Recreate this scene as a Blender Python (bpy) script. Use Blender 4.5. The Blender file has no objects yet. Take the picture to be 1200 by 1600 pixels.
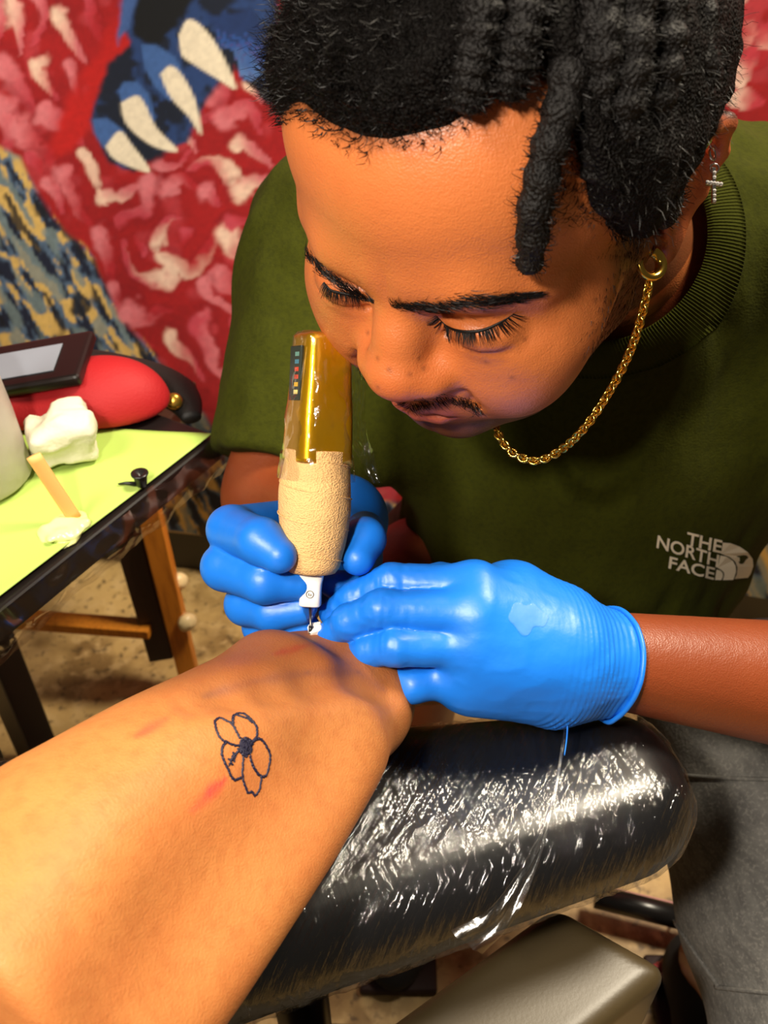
import bpy, bmesh, math, random
import numpy as np
from mathutils import Vector, Matrix

# ------------------------------------------------------------------ camera, world, lights, exposure
F = 1400.0
PITCH = math.radians(40)
CAM = np.array([0.0, 0.0, 1.10])
RT = np.array([1.0, 0.0, 0.0])
UP = np.array([0.0, math.sin(PITCH), math.cos(PITCH)])
FW = np.array([0.0, math.cos(PITCH), -math.sin(PITCH)])
BC = np.stack([RT, UP, FW], 1)          # camera (right, up, depth) -> world

scene = bpy.context.scene
COL = scene.collection
cam_d = bpy.data.cameras.new('camera')
cam = bpy.data.objects.new('camera', cam_d)
COL.objects.link(cam)
cam_d.sensor_fit = 'VERTICAL'
cam_d.sensor_height = 36.0
cam_d.lens = 36.0 * F / 1600.0
cam_d.clip_start = 0.02
cam_d.dof.use_dof = True
cam_d.dof.focus_distance = 0.42
cam_d.dof.aperture_fstop = 14.0
cam.location = CAM
cam.rotation_euler = (math.pi / 2 - PITCH, 0, 0)
scene.camera = cam

world = bpy.data.worlds.new('world')
scene.world = world
world.use_nodes = True
world.node_tree.nodes['Background'].inputs[0].default_value = (1.0, 0.86, 0.68, 1)
world.node_tree.nodes['Background'].inputs[1].default_value = 0.06

def area_light(name, loc, target, size, power, color):
    d = bpy.data.lights.new(name, 'AREA')
    d.shape = 'DISK'
    d.size = size
    d.energy = power
    d.color = color
    o = bpy.data.objects.new(name, d)
    COL.objects.link(o)
    o.location = loc
    o.rotation_euler = (Vector(target) - Vector(loc)).to_track_quat('-Z', 'Y').to_euler()
    return o

area_light('flash_light', (-0.17, -0.03, 1.23), (0.06, 0.34, 0.80), 0.05, 4.8, (1.0, 0.90, 0.76))
area_light('ceiling_lamp_light', (0.75, 0.68, 2.20), (0.25, 0.55, 0.7), 0.4, 58.0, (1.0, 0.88, 0.68))
area_light('room_lamp_light', (-0.9, -0.4, 2.3), (-0.5, 1.1, 0.7), 0.5, 34.0, (1.0, 0.90, 0.76))

vs = scene.view_settings
vs.view_transform = 'Standard'
vs.look = 'None'
vs.gamma = 1.0
vs.use_curve_mapping = False
vs.exposure = -0.08

# ------------------------------------------------------------------ helpers
rng = np.random.default_rng(7)
random.seed(7)

def W(px, py, d):
    """point seen at a pixel of the photograph, at depth d along the optical axis"""
    return CAM + BC @ np.array([(px - 600.0) / F * d, (800.0 - py) / F * d, d])

def WA(pts):
    return np.array([W(*p) for p in pts])

def project(P):
    q = (np.asarray(P, float) - CAM) @ BC
    return np.stack([600 + F * q[:, 0] / q[:, 2], 800 - F * q[:, 1] / q[:, 2]], 1), q[:, 2]

def unit(v):
    v = np.asarray(v, float)
    return v / np.linalg.norm(v)

def sstep(a, b, x):
    t = np.clip((x - a) / (b - a), 0, 1)
    return t * t * (3 - 2 * t)

def srgb(r, g, b):
    f = lambda c: (c / 255.0 / 12.92) if c / 255.0 <= 0.04045 else ((c / 255.0 + 0.055) / 1.055) ** 2.4
    return (f(r), f(g), f(b))

def tag(o, label=None, cat=None, group=None, kind=None):
    if label: o['label'] = label
    if cat: o['category'] = cat
    if group: o['group'] = group
    if kind: o['kind'] = kind
    return o

def make_mesh(name, V, Q=None, T=None, smooth=True, cols=None):
    me = bpy.data.meshes.new(name)
    V = np.asarray(V, np.float32)
    q = np.zeros((0, 4), np.int64) if Q is None else np.asarray(Q).reshape(-1, 4)
    t = np.zeros((0, 3), np.int64) if T is None else np.asarray(T).reshape(-1, 3)
    me.vertices.add(len(V))
    me.vertices.foreach_set('co', V.ravel())
    me.loops.add(q.size + t.size)
    me.loops.foreach_set('vertex_index', np.concatenate([q.ravel(), t.ravel()]).astype(np.int32))
    me.polygons.add(len(q) + len(t))
    me.polygons.foreach_set('loop_start', np.concatenate([np.arange(len(q)) * 4, q.size + np.arange(len(t)) * 3]).astype(np.int32))
    me.update(calc_edges=True)
    me.validate()
    if cols is not None:
        a = me.color_attributes.new('Col', 'FLOAT_COLOR', 'POINT')
        c = np.ones((len(V), 4), np.float32)
        c[:, :3] = cols
        a.data.foreach_set('color', c.ravel())
    me.polygons.foreach_set('use_smooth', np.full(len(me.polygons), smooth))
    return me

def obj(name, me, mat=None, parent=None):
    o = bpy.data.objects.new(name, me)
    COL.objects.link(o)
    if mat is not None:
        me.materials.append(mat)
    if parent is not None:
        o.parent = parent
        bpy.context.view_layer.update() if False else None
        o.matrix_parent_inverse = Matrix.Translation(-Vector(parent.location)) if parent.parent is None else Matrix.Identity(4)
    return o

def empty(name, loc):
    o = bpy.data.objects.new(name, None)
    COL.objects.link(o)
    o.empty_display_size = 0.02
    o.location = loc
    bpy.context.view_layer.update()
    return o

class MB:
    """collects simple shapes into one mesh"""
    def __init__(s): s.V, s.Q, s.T, s.n = [], [], [], 0
    def add(s, V, Q=None, T=None):
        V = np.asarray(V, float)
        s.V.append(V)
        if Q is not None and len(Q): s.Q.append(np.asarray(Q).reshape(-1, 4) + s.n)
        if T is not None and len(T): s.T.append(np.asarray(T).reshape(-1, 3) + s.n)
        s.n += len(V)
        return s
    def arrays(s):
        return (np.concatenate(s.V), np.concatenate(s.Q) if s.Q else None, np.concatenate(s.T) if s.T else None)
    def build(s, name, mat, parent=None, smooth=True, cols=None):
        V, Q, T = s.arrays()
        return obj(name, make_mesh(name, V, Q, T, smooth, cols), mat, parent)
    def tube(s, P, r, seg=10, cap=True, flat=1.0, n0=None):
        P = np.asarray(P, float)
        n = len(P)
        r = np.broadcast_to(np.asarray(r, float), (n,))
        tg = np.gradient(P, axis=0)
        tg /= np.linalg.norm(tg, axis=1)[:, None] + 1e-12
        a = np.array(n0, float) if n0 is not None else np.array([0, 0, 1.0])
        if abs(np.dot(a, tg[0])) > 0.95: a = np.array([1.0, 0.2, 0])
        V = []
        ang = np.linspace(0, 2 * np.pi, seg, endpoint=False)
        for i in range(n):
            a = a - np.dot(a, tg[i]) * tg[i]
            a /= np.linalg.norm(a)
            b = np.cross(tg[i], a)
            V.append(P[i] + r[i] * (np.cos(ang)[:, None] * b + flat * np.sin(ang)[:, None] * a))
        V = np.concatenate(V)
        Q = [(i * seg + j, i * seg + (j + 1) % seg, (i + 1) * seg + (j + 1) % seg, (i + 1) * seg + j) for i in range(n - 1) for j in range(seg)]
        T = []
        if cap:
            V = np.concatenate([V, P[:1], P[-1:]])
            c0, c1 = n * seg, n * seg + 1
            for j in range(seg):
                T.append((c0, (j + 1) % seg, j))
                T.append((c1, (n - 1) * seg + j, (n - 1) * seg + (j + 1) % seg))
        return s.add(V, Q, T)
    def box(s, c, ax, half, bev=0.0):
        """axis-aligned to the three unit vectors ax, chamfered"""
        c = np.asarray(c, float); ax = np.asarray(ax, float); half = np.asarray(half, float)
        bm = bmesh.new()
        bmesh.ops.create_cube(bm, size=2)
        for v in bm.verts: v.co = Vector((v.co.x * half[0], v.co.y * half[1], v.co.z * half[2]))
        if bev > 0:
            bmesh.ops.bevel(bm, geom=bm.edges[:], offset=bev, segments=3, profile=0.6, affect='EDGES')
        bmesh.ops.triangulate(bm, faces=bm.faces[:])
        bm.verts.index_update()
        V = np.array([v.co for v in bm.verts]) @ ax + c
        T = [[l.vert.index for l in f.loops] for f in bm.faces]
        bm.free()
        if np.linalg.det(ax) < 0: T = [t[::-1] for t in T]
        return s.add(V, None, T)
    def lathe(s, prof, org, ax, seg=48, sq=None):
        """prof: rows (along axis, radius); ax: three axes (u, v, axis)"""
        prof = np.asarray(prof, float); org = np.asarray(org, float)
        ang = np.linspace(0, 2 * np.pi, seg, endpoint=False)
        u, v, w = [np.asarray(a, float) for a in ax]
        V = []
        for i, (h, r) in enumerate(prof):
            ca, sa = np.cos(ang), np.sin(ang)
            if sq is not None and sq[i] > 0:
                p = 2 + 6 * sq[i]
                k = (np.abs(ca) ** p + np.abs(sa) ** p) ** (-1 / p)
                k = 1 + (k - 1)
            else:
                k = np.ones(seg)
            V.append(org + h * w + r * k[:, None] * (ca[:, None] * u + sa[:, None] * v))
        n = len(prof)
        Q = [(i * seg + j, i * seg + (j + 1) % seg, (i + 1) * seg + (j + 1) % seg, (i + 1) * seg + j) for i in range(n - 1) for j in range(seg)]
        return s.add(np.concatenate(V), Q, None)

def spline(P, n):
    """Catmull-Rom through the rows of P"""
    P = np.asarray(P, float)
    Q = np.concatenate([[2 * P[0] - P[1]], P, [2 * P[-1] - P[-2]]])
    t = np.linspace(0, len(P) - 1 - 1e-9, n)
    i = t.astype(int); f = (t - i)[:, None]
    a, b, c, d = Q[i], Q[i + 1], Q[i + 2], Q[i + 3]
    return 0.5 * (2 * b + (c - a) * f + (2 * a - 5 * b + 4 * c - d) * f ** 2 + (3 * b - a - 3 * c + d) * f ** 3)

# smooth value noise on points
_perm = rng.permutation(512)
_vals = rng.random(512).astype(np.float32)
def vnoise(P, scale):
    X = np.asarray(P, np.float64) * scale
    I = np.floor(X).astype(np.int64)
    f = (X - I); f = f * f * (3 - 2 * f)
    def h(a, b, c):
        return _vals[_perm[(_perm[(_perm[a % 512] + b) % 512] + c) % 512]]
    r = 0
    for dx in (0, 1):
        for dy in (0, 1):
            for dz in (0, 1):
                w = (f[:, 0] if dx else 1 - f[:, 0]) * (f[:, 1] if dy else 1 - f[:, 1]) * (f[:, 2] if dz else 1 - f[:, 2])
                r = r + w * h(I[:, 0] + dx, I[:, 1] + dy, I[:, 2] + dz)
    return r * 2 - 1

# ------------------------------------------------------------------ implicit surfaces
def smin(a, b, k):
    h = np.maximum(k - np.abs(a - b), 0) / k
    return np.minimum(a, b) - h * h * k * 0.25
def smax(a, b, k): return -smin(-a, -b, k)
def ell(P, c, r, ax=None):
    p = P - np.asarray(c, np.float32)
    if ax is not None: p = p @ np.asarray(ax, np.float32).T
    r = np.asarray(r, np.float32)
    k0 = np.sqrt(((p / r) ** 2).sum(1)); k1 = np.sqrt(((p / (r * r)) ** 2).sum(1)) + 1e-9
    return k0 * (k0 - 1) / k1
def sph(P, c, r):
    return np.sqrt(((P - np.asarray(c, np.float32)) ** 2).sum(1)) - np.float32(r)
def cone(P, a, b, ra, rb):
    a = np.asarray(a, np.float32); b = np.asarray(b, np.float32)
    ab = b - a
    t = np.clip(((P - a) @ ab) / max(float(ab @ ab), 1e-12), 0, 1).astype(np.float32)
    return np.sqrt(((P - a - t[:, None] * ab) ** 2).sum(1)) - (np.float32(ra) + np.float32(rb - ra) * t)
def chain_sdf(P, pts, rad, k=0.004):
    d = None
    for i in range(len(pts) - 1):
        c = cone(P, pts[i], pts[i + 1], rad[i], rad[i + 1])
        d = c if d is None else smin(d, c, k)
    return d
def rbox(P, c, ax, half, r):
    p = (P - np.asarray(c, np.float32)) @ np.asarray(ax, np.float32).T
    q = np.abs(p) - (np.asarray(half, np.float32) - np.float32(r))
    return np.sqrt((np.maximum(q, 0) ** 2).sum(1)) + np.minimum(q.max(1), 0) - np.float32(r)

def sdf_arrays(f, lo, hi, h, flip=False, c=5):
    lo = np.asarray(lo, float); hi = np.asarray(hi, float)
    nb = np.maximum(np.ceil((hi - lo) / (h * c)).astype(int), 1)
    n = nb * c
    ax = [lo[i] + h * np.arange(n[i]) for i in range(3)]
    bx = [lo[i] + h * (c * np.arange(nb[i]) + (c - 1) / 2) for i in range(3)]
    B = np.stack(np.meshgrid(*bx, indexing='ij'), -1).reshape(-1, 3).astype(np.float32)
    db = np.concatenate([f(s) for s in np.array_split(B, max(1, len(B) // 300000))])
    act = (np.abs(db) < h * c * 1.5).reshape(nb)
    D = np.repeat(np.repeat(np.repeat(np.where(db < 0, -1, 1).astype(np.float32).reshape(nb), c, 0), c, 1), c, 2)
    m = np.nonzero(act)
    off = np.stack(np.meshgrid(*[np.arange(c)] * 3, indexing='ij'), -1).reshape(-1, 3)
    idx = (np.stack(m, 1)[:, None, :] * c + off[None]).reshape(-1, 3)
    pts = (lo + h * idx).astype(np.float32)
    val = np.concatenate([f(s) for s in np.array_split(pts, max(1, len(pts) // 400000))]) if len(pts) else np.zeros(0)
    D[idx[:, 0], idx[:, 1], idx[:, 2]] = val
    S = D < 0
    cs = [(0,0,0),(1,0,0),(0,1,0),(1,1,0),(0,0,1),(1,0,1),(0,1,1),(1,1,1)]
    sl = lambda A, o: A[o[0]:A.shape[0] - 1 + o[0], o[1]:A.shape[1] - 1 + o[1], o[2]:A.shape[2] - 1 + o[2]]
    cnt = sum(sl(S, o).astype(np.int8) for o in cs)
    I = np.nonzero((cnt > 0) & (cnt < 8))
    cv = np.stack([D[I[0] + o[0], I[1] + o[1], I[2] + o[2]] for o in cs], 1)
    acc = np.zeros((len(I[0]), 3)); k = np.zeros(len(I[0]))
    co = np.array(cs, float)
    for a in range(8):
        for b in range(a + 1, 8):
            if np.abs(co[a] - co[b]).sum() != 1: continue
            x = (cv[:, a] < 0) != (cv[:, b] < 0)
            t = np.where(x, cv[:, a] / np.where(x, cv[:, a] - cv[:, b], 1), 0)
            acc += np.where(x[:, None], co[a] + t[:, None] * (co[b] - co[a]), 0); k += x
    V = lo + h * (np.stack(I, 1) + acc / k[:, None])
    vi = -np.ones(np.array(D.shape) - 1, np.int64)
    vi[I] = np.arange(len(V))
    Qs = []
    for axis in range(3):
        o = [0, 0, 0]; o[axis] = 1
        A = S[:S.shape[0] - o[0], :S.shape[1] - o[1], :S.shape[2] - o[2]]
        Bq = S[o[0]:, o[1]:, o[2]:]
        E = np.nonzero(A != Bq)
        E = np.stack(E, 1)
        b, cc = (axis + 1) % 3, (axis + 2) % 3
        ok = (E[:, b] > 0) & (E[:, cc] > 0) & (E[:, b] < D.shape[b] - 1) & (E[:, cc] < D.shape[cc] - 1)
        E = E[ok]
        def cell(db_, dc_):
            G = E.copy(); G[:, b] -= db_; G[:, cc] -= dc_
            return vi[G[:, 0], G[:, 1], G[:, 2]]
        q = np.stack([cell(1, 1), cell(0, 1), cell(0, 0), cell(1, 0)], 1)
        rev = ~A[E[:, 0], E[:, 1], E[:, 2]]
        q[rev] = q[rev][:, ::-1]
        Qs.append(q)
    Q = np.concatenate(Qs)
    Q = Q[(Q >= 0).all(1)]
    if flip: Q = Q[:, ::-1]
    return V, Q

def grad(f, P, e=0.0006):
    P = np.asarray(P, np.float32)
    g = np.stack([f(P + np.eye(3, dtype=np.float32)[i] * e) - f(P - np.eye(3, dtype=np.float32)[i] * e) for i in range(3)], 1)
    return g / (np.linalg.norm(g, axis=1)[:, None] + 1e-9)

def march(f, pix, d0=0.2, d1=1.0, lift=0.0):
    """where the rays through these photograph points first meet the surface f = lift"""
    pix = np.asarray(pix, float)
    dirs = np.stack([(pix[:, 0] - 600) / F, (800 - pix[:, 1]) / F, np.ones(len(pix))], 1)
    ln = np.linalg.norm(dirs, axis=1)
    dw = dirs @ BC.T
    t = np.full(len(pix), d0)
    for _ in range(90):
        v = f((CAM + dw * t[:, None]).astype(np.float32)) - lift
        t = np.where(t < d1, t + 0.75 * v / ln, t)
    return CAM + dw * t[:, None], t

# ------------------------------------------------------------------ materials
def mat(name, color=(0.5, 0.5, 0.5), rough=0.5, metal=0.0, attr=False, bump=None, var=None, sss=0.0, coat=0.0, spec=0.5,
        trans=0.0, alpha=1.0, emit=None, sheen=0.0, coat_rough=0.1):
    """bump: list of (type, scale, strength, distance, stretch); var: list of (scale, color, amount, stretch, lo, hi)"""
    m = bpy.data.materials.new(name)
    m.use_nodes = True
    nt = m.node_tree; N = nt.nodes; L = nt.links
    b = N['Principled BSDF']
    b.inputs['Base Color'].default_value = (*color, 1)
    b.inputs['Roughness'].default_value = rough
    b.inputs['Metallic'].default_value = metal
    b.inputs['Specular IOR Level'].default_value = spec
    b.inputs['Coat Weight'].default_value = coat
    b.inputs['Coat Roughness'].default_value = coat_rough
    b.inputs['Transmission Weight'].default_value = trans
    b.inputs['Alpha'].default_value = alpha
    b.inputs['Sheen Weight'].default_value = sheen
    if sss > 0:
        b.inputs['Subsurface Weight'].default_value = sss
        b.inputs['Subsurface Radius'].default_value = (1.0, 0.35, 0.15)
        b.inputs['Subsurface Scale'].default_value = 0.004
    tc = N.new('ShaderNodeTexCoord')
    def coord(st, rot=0.0):
        mp = N.new('ShaderNodeMapping')
        mp.vector_type = 'TEXTURE' if rot else 'POINT'
        mp.inputs['Scale'].default_value = tuple(1.0 / q for q in st) if rot else st
        mp.inputs['Rotation'].default_value = (0, 0, rot)
        L.new(tc.outputs['Object'], mp.inputs['Vector'])
        return mp.outputs[0]
    src = None
    if attr:
        a = N.new('ShaderNodeAttribute'); a.attribute_name = 'Col'
        src = a.outputs['Color']
    if var:
        for (sc, col, amt, st, lo, hi) in var:
            n = N.new('ShaderNodeTexNoise')
            n.inputs['Scale'].default_value = sc
            n.inputs['Detail'].default_value = 5
            L.new(coord(st), n.inputs['Vector'])
            r = N.new('ShaderNodeMapRange')
            r.inputs[1].default_value = lo; r.inputs[2].default_value = hi; r.inputs[4].default_value = amt
            L.new(n.outputs['Fac'], r.inputs[0])
            mx = N.new('ShaderNodeMix'); mx.data_type = 'RGBA'
            L.new(r.outputs[0], mx.inputs[0])
            if src is None: mx.inputs[6].default_value = (*color, 1)
            else: L.new(src, mx.inputs[6])
            mx.inputs[7].default_value = (*col, 1)
            src = mx.outputs[2]
    if src is not None: L.new(src, b.inputs['Base Color'])
    if bump:
        prev = None
        for (kind, sc, stg, dist, st, *rt_) in bump:
            if kind == 'noise':
                n = N.new('ShaderNodeTexNoise'); n.inputs['Detail'].default_value = 4; out = n.outputs['Fac']
            elif kind == 'ridge':
                n = N.new('ShaderNodeTexNoise'); n.noise_type = 'RIDGED_MULTIFRACTAL'; n.inputs['Detail'].default_value = 3; out = n.outputs['Fac']
            elif kind == 'voronoi':
                n = N.new('ShaderNodeTexVoronoi'); n.feature = 'SMOOTH_F1'; out = n.outputs['Distance']
            elif kind == 'wave':
                n = N.new('ShaderNodeTexWave'); n.inputs['Distortion'].default_value = 1.5; out = n.outputs['Fac']
            n.inputs['Scale'].default_value = sc
            L.new(coord(st, *rt_), n.inputs['Vector'])
            bp = N.new('ShaderNodeBump')
            bp.inputs['Strength'].default_value = stg
            bp.inputs['Distance'].default_value = dist
            L.new(out, bp.inputs['Height'])
            if prev is not None: L.new(prev, bp.inputs['Normal'])
            prev = bp.outputs[0]
        L.new(prev, b.inputs['Normal'])
        if coat > 0: L.new(prev, b.inputs['Coat Normal'])
    return m

def film_mat(name, fac, rough, bumps, tint=(1, 1, 1), cap=0.3):
    """clear plastic film: see-through with shiny creases"""
    m = mat(name, (0.9, 0.9, 0.9), rough, bump=bumps, spec=0.8)
    nt = m.node_tree; N = nt.nodes; L = nt.links
    b = N['Principled BSDF']; out = N['Material Output']
    tr = N.new('ShaderNodeBsdfTransparent'); tr.inputs[0].default_value = (*tint, 1)
    gl = N.new('ShaderNodeBsdfGlossy'); gl.inputs['Roughness'].default_value = rough
    nl = b.inputs['Normal'].links[0].from_socket
    L.new(nl, gl.inputs['Normal'])
    fr = N.new('ShaderNodeFresnel'); fr.inputs['IOR'].default_value = 1.5
    L.new(nl, fr.inputs['Normal'])
    ad = N.new('ShaderNodeMath'); ad.operation = 'ADD'; ad.inputs[1].default_value = fac; ad.use_clamp = True
    hf = N.new('ShaderNodeMath'); hf.operation = 'MULTIPLY'; hf.inputs[1].default_value = 0.5
    L.new(fr.outputs[0], hf.inputs[0]); L.new(hf.outputs[0], ad.inputs[0])
    lm = N.new('ShaderNodeMath'); lm.operation = 'MINIMUM'; lm.inputs[1].default_value = cap
    L.new(ad.outputs[0], lm.inputs[0])
    mx = N.new('ShaderNodeMixShader')
    L.new(lm.outputs[0], mx.inputs[0]); L.new(tr.outputs[0], mx.inputs[1]); L.new(gl.outputs[0], mx.inputs[2])
    L.new(mx.outputs[0], out.inputs['Surface'])
    return m
O1 = (1, 1, 1)
# ------------------------------------------------------------------ the setting
WN = unit([-0.16, -1.0, 0.0])             # wall faces the camera, its right side a little nearer
W0 = np.array([-0.25, 1.13, 0.0])
WU = unit([1.0, -0.16, 0.0])
M_floor = mat('speckled_floor', srgb(194, 160, 102), 0.45,
              var=[(9, srgb(112, 82, 44), 0.8, O1, 0.45, 0.62), (38, srgb(205, 172, 118), 0.8, O1, 0.5, 0.66), (70, srgb(58, 42, 26), 0.7, O1, 0.56, 0.68)])
mb = MB(); mb.box((0, 0.6, -0.03), np.eye(3), (3.0, 3.0, 0.03))
tag(mb.build('floor', M_floor, smooth=False), 'mottled tan stone-patterned floor', kind='structure')
M_wall = mat('wall_paint', srgb(60, 48, 40), 0.8, bump=[('noise', 60, 0.2, 0.002, O1)])
mb = MB(); mb.box(W0 - WN * 0.065 + np.array([0, 0, 1.2]), np.array([WU, -WN, [0, 0, 1]]), (2.4, 0.03, 1.2))
tag(mb.build('wall_back', M_wall, smooth=False), 'dark wall behind the tapestry', kind='structure')
mb = MB(); mb.box(W0 - WN * 0.02 + np.array([0, 0, 0.045]), np.array([WU, -WN, [0, 0, 1]]), (2.4, 0.012, 0.045), 0.004)
bb = mb.build('baseboard_back', mat('baseboard_paint', srgb(26, 20, 17), 0.4), smooth=False)
tag(bb, 'dark baseboard along the back wall', kind='structure')
mb = MB(); mb.box(W0 - WN * 0.016 + np.array([0, 0, 0.098]), np.array([WU, -WN, [0, 0, 1]]), (2.4, 0.016, 0.008), 0.003)
tag(mb.build('trim_1', mat('trim_paint', srgb(190, 165, 120), 0.5), smooth=False), 'pale wooden strip on top of the baseboard', kind='structure')

# ---- printed tapestry: cloth sheet with soft waves, colour print in a vertex attribute
def paint_tapestry(px):
    x, y = px[:, 0], px[:, 1]
    P3 = np.stack([x, y, 0 * x], 1)
    n1 = vnoise(P3, 1 / 28.0); n2 = vnoise(P3 + 300, 1 / 9.0); n3 = vnoise(P3 + 700, 1 / 60.0)
    n4 = vnoise(P3 + 1200, 1 / 5.0)
    xw = x + 9 * n1 + 3 * n2; yw = y + 9 * vnoise(P3 + 90, 1 / 28.0) + 3 * vnoise(P3 + 40, 1 / 9.0)
    c = np.tile(np.array(srgb(176, 22, 26)), (len(x), 1))
    def mixc(w, col):
        c[:] = c * (1 - w[:, None]) + np.array(col) * w[:, None]
    mixc(np.clip(0.5 + 0.8 * n3, 0, 1) * 0.5, srgb(128, 12, 20))
    mixc(sstep(0.2, 0.7, n1) * 0.5, srgb(205, 70, 80))
    def petal(cx, cy, L_, w_, ang, base, tip, tipamt=1.0, edge=0.12):
        a = math.radians(ang)
        k = np.nonzero((np.abs(xw - cx) < L_ + 4) & (np.abs(yw - cy) < L_ + 4))[0]
        if not len(k): return
        X = xw[k] - cx; Y = yw[k] - cy
        u = (X * math.cos(a) + Y * math.sin(a)) / L_          # 0 base .. 1 tip
        v = (-X * math.sin(a) + Y * math.cos(a)) / w_
        prof = np.sqrt(np.clip(1 - (2 * u - 1) ** 2, 0, 1)) * (0.55 + 0.45 * np.clip(u, 0, 1))
        ins = sstep(0, edge, prof - np.abs(v)) * ((u > 0) & (u < 1))
        ck = c[k]
        for w, col in ((ins * 0.92, base), (ins * sstep(0.25, 0.95, u + 0.15 * n2[k]) * tipamt, tip), (ins * sstep(0.5, 1.0, np.abs(v) / np.maximum(prof, 0.05)) * 0.35, srgb(120, 10, 22))):
            ck = ck * (1 - w[:, None]) + np.array(col) * w[:, None]
        c[k] = ck
    pinks = [srgb(226, 120, 130), srgb(238, 160, 150), srgb(214, 90, 104), srgb(252, 216, 196)]
    r_ = random.Random(5)
    # scattered petals all over the red field (also outside the frame)
    for gy in range(-200, 1100, 64):
        for gx in range(-300, 1700, 62):
            jx, jy = gx + r_.uniform(-22, 22), gy + r_.uniform(-22, 22)
            if -40 < gx < 470 and -60 < gy < 640: continue
            ang = math.degrees(math.atan2(jy - 330, jx - 330)) + r_.uniform(-40, 40) + 90 * (r_.random() < 0.3)
            petal(jx, jy, r_.uniform(65, 120), r_.uniform(22, 36), ang, r_.choice([srgb(196, 44, 56), srgb(186, 30, 40), srgb(205, 66, 80)]), r_.choice(pinks), r_.uniform(0.15, 0.8))
    # larger petals at the right edge
    for cx, cy, L_, w_, ang in [(1180, 60, 80, 30, 120), (1150, 130, 70, 30, 160), (1190, 160, 60, 24, 200), (1200, 20, 60, 26, 90)]:
        petal(cx, cy, L_, w_, ang, srgb(205, 60, 74), r_.choice(pinks[:2] + pinks[3:]), 0.95)
    XS = x + 8 * n1 + 3 * n2; YS = y + 8 * vnoise(P3 + 90, 1 / 28.0) + 3 * vnoise(P3 + 40, 1 / 9.0)
    def stroke(pts, w, base, tip, amt=1.0):
        pts = spline(np.array(pts, float) / 2.58, 12)
        w = w / 2.58 * 1.12
        k = np.nonzero((XS > pts[:, 0].min() - 1.5 * w) & (XS < pts[:, 0].max() + 1.5 * w) & (YS > pts[:, 1].min() - 1.5 * w) & (YS < pts[:, 1].max() + 1.5 * w))[0]
        if not len(k): return
        X, Y = XS[k], YS[k]
        dist = np.full(len(k), 1e9); tt = np.zeros(len(k)); side = np.zeros(len(k))
        for i in range(11):
            a, b = pts[i], pts[i + 1]; ab = b - a
            t = np.clip(((X - a[0]) * ab[0] + (Y - a[1]) * ab[1]) / (ab @ ab + 1e-9), 0, 1)
            dd = np.hypot(X - a[0] - t * ab[0], Y - a[1] - t * ab[1])
            m = dd < dist
            dist = np.where(m, dd, dist); tt = np.where(m, (i + t) / 11, tt)
            side = np.where(m, np.sign((X - a[0]) * ab[1] - (Y - a[1]) * ab[0]), side)
        q = dist / (w * (1.1 - 0.75 * tt))                     # petals narrow towards their base
        ck = c[k]
        ins = sstep(1.0, 0.45, q + 0.25 * n2[k]) * amt * (1 - 0.35 * tt)
        tip_w = np.clip(1 - 1.25 * tt + 0.25 * n2[k] - 0.35 * side * np.minimum(q, 1), 0, 1)
        col = np.array(base)[None] * (1 - tip_w[:, None]) + np.array(tip)[None] * tip_w[:, None]
        ck = ck * (1 - ins[:, None]) + col * ins[:, None]
        rim = sstep(0.75, 1.0, q) * sstep(1.5, 1.05, q) * 0.4 * (side > 0)
        c[k] = ck * (1 - rim[:, None]) + np.array(srgb(140, 8, 22)) * rim[:, None]
    PK, LP, CR_, DR = srgb(204, 70, 86), srgb(226, 124, 132), srgb(250, 212, 188), srgb(186, 36, 48)
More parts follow.
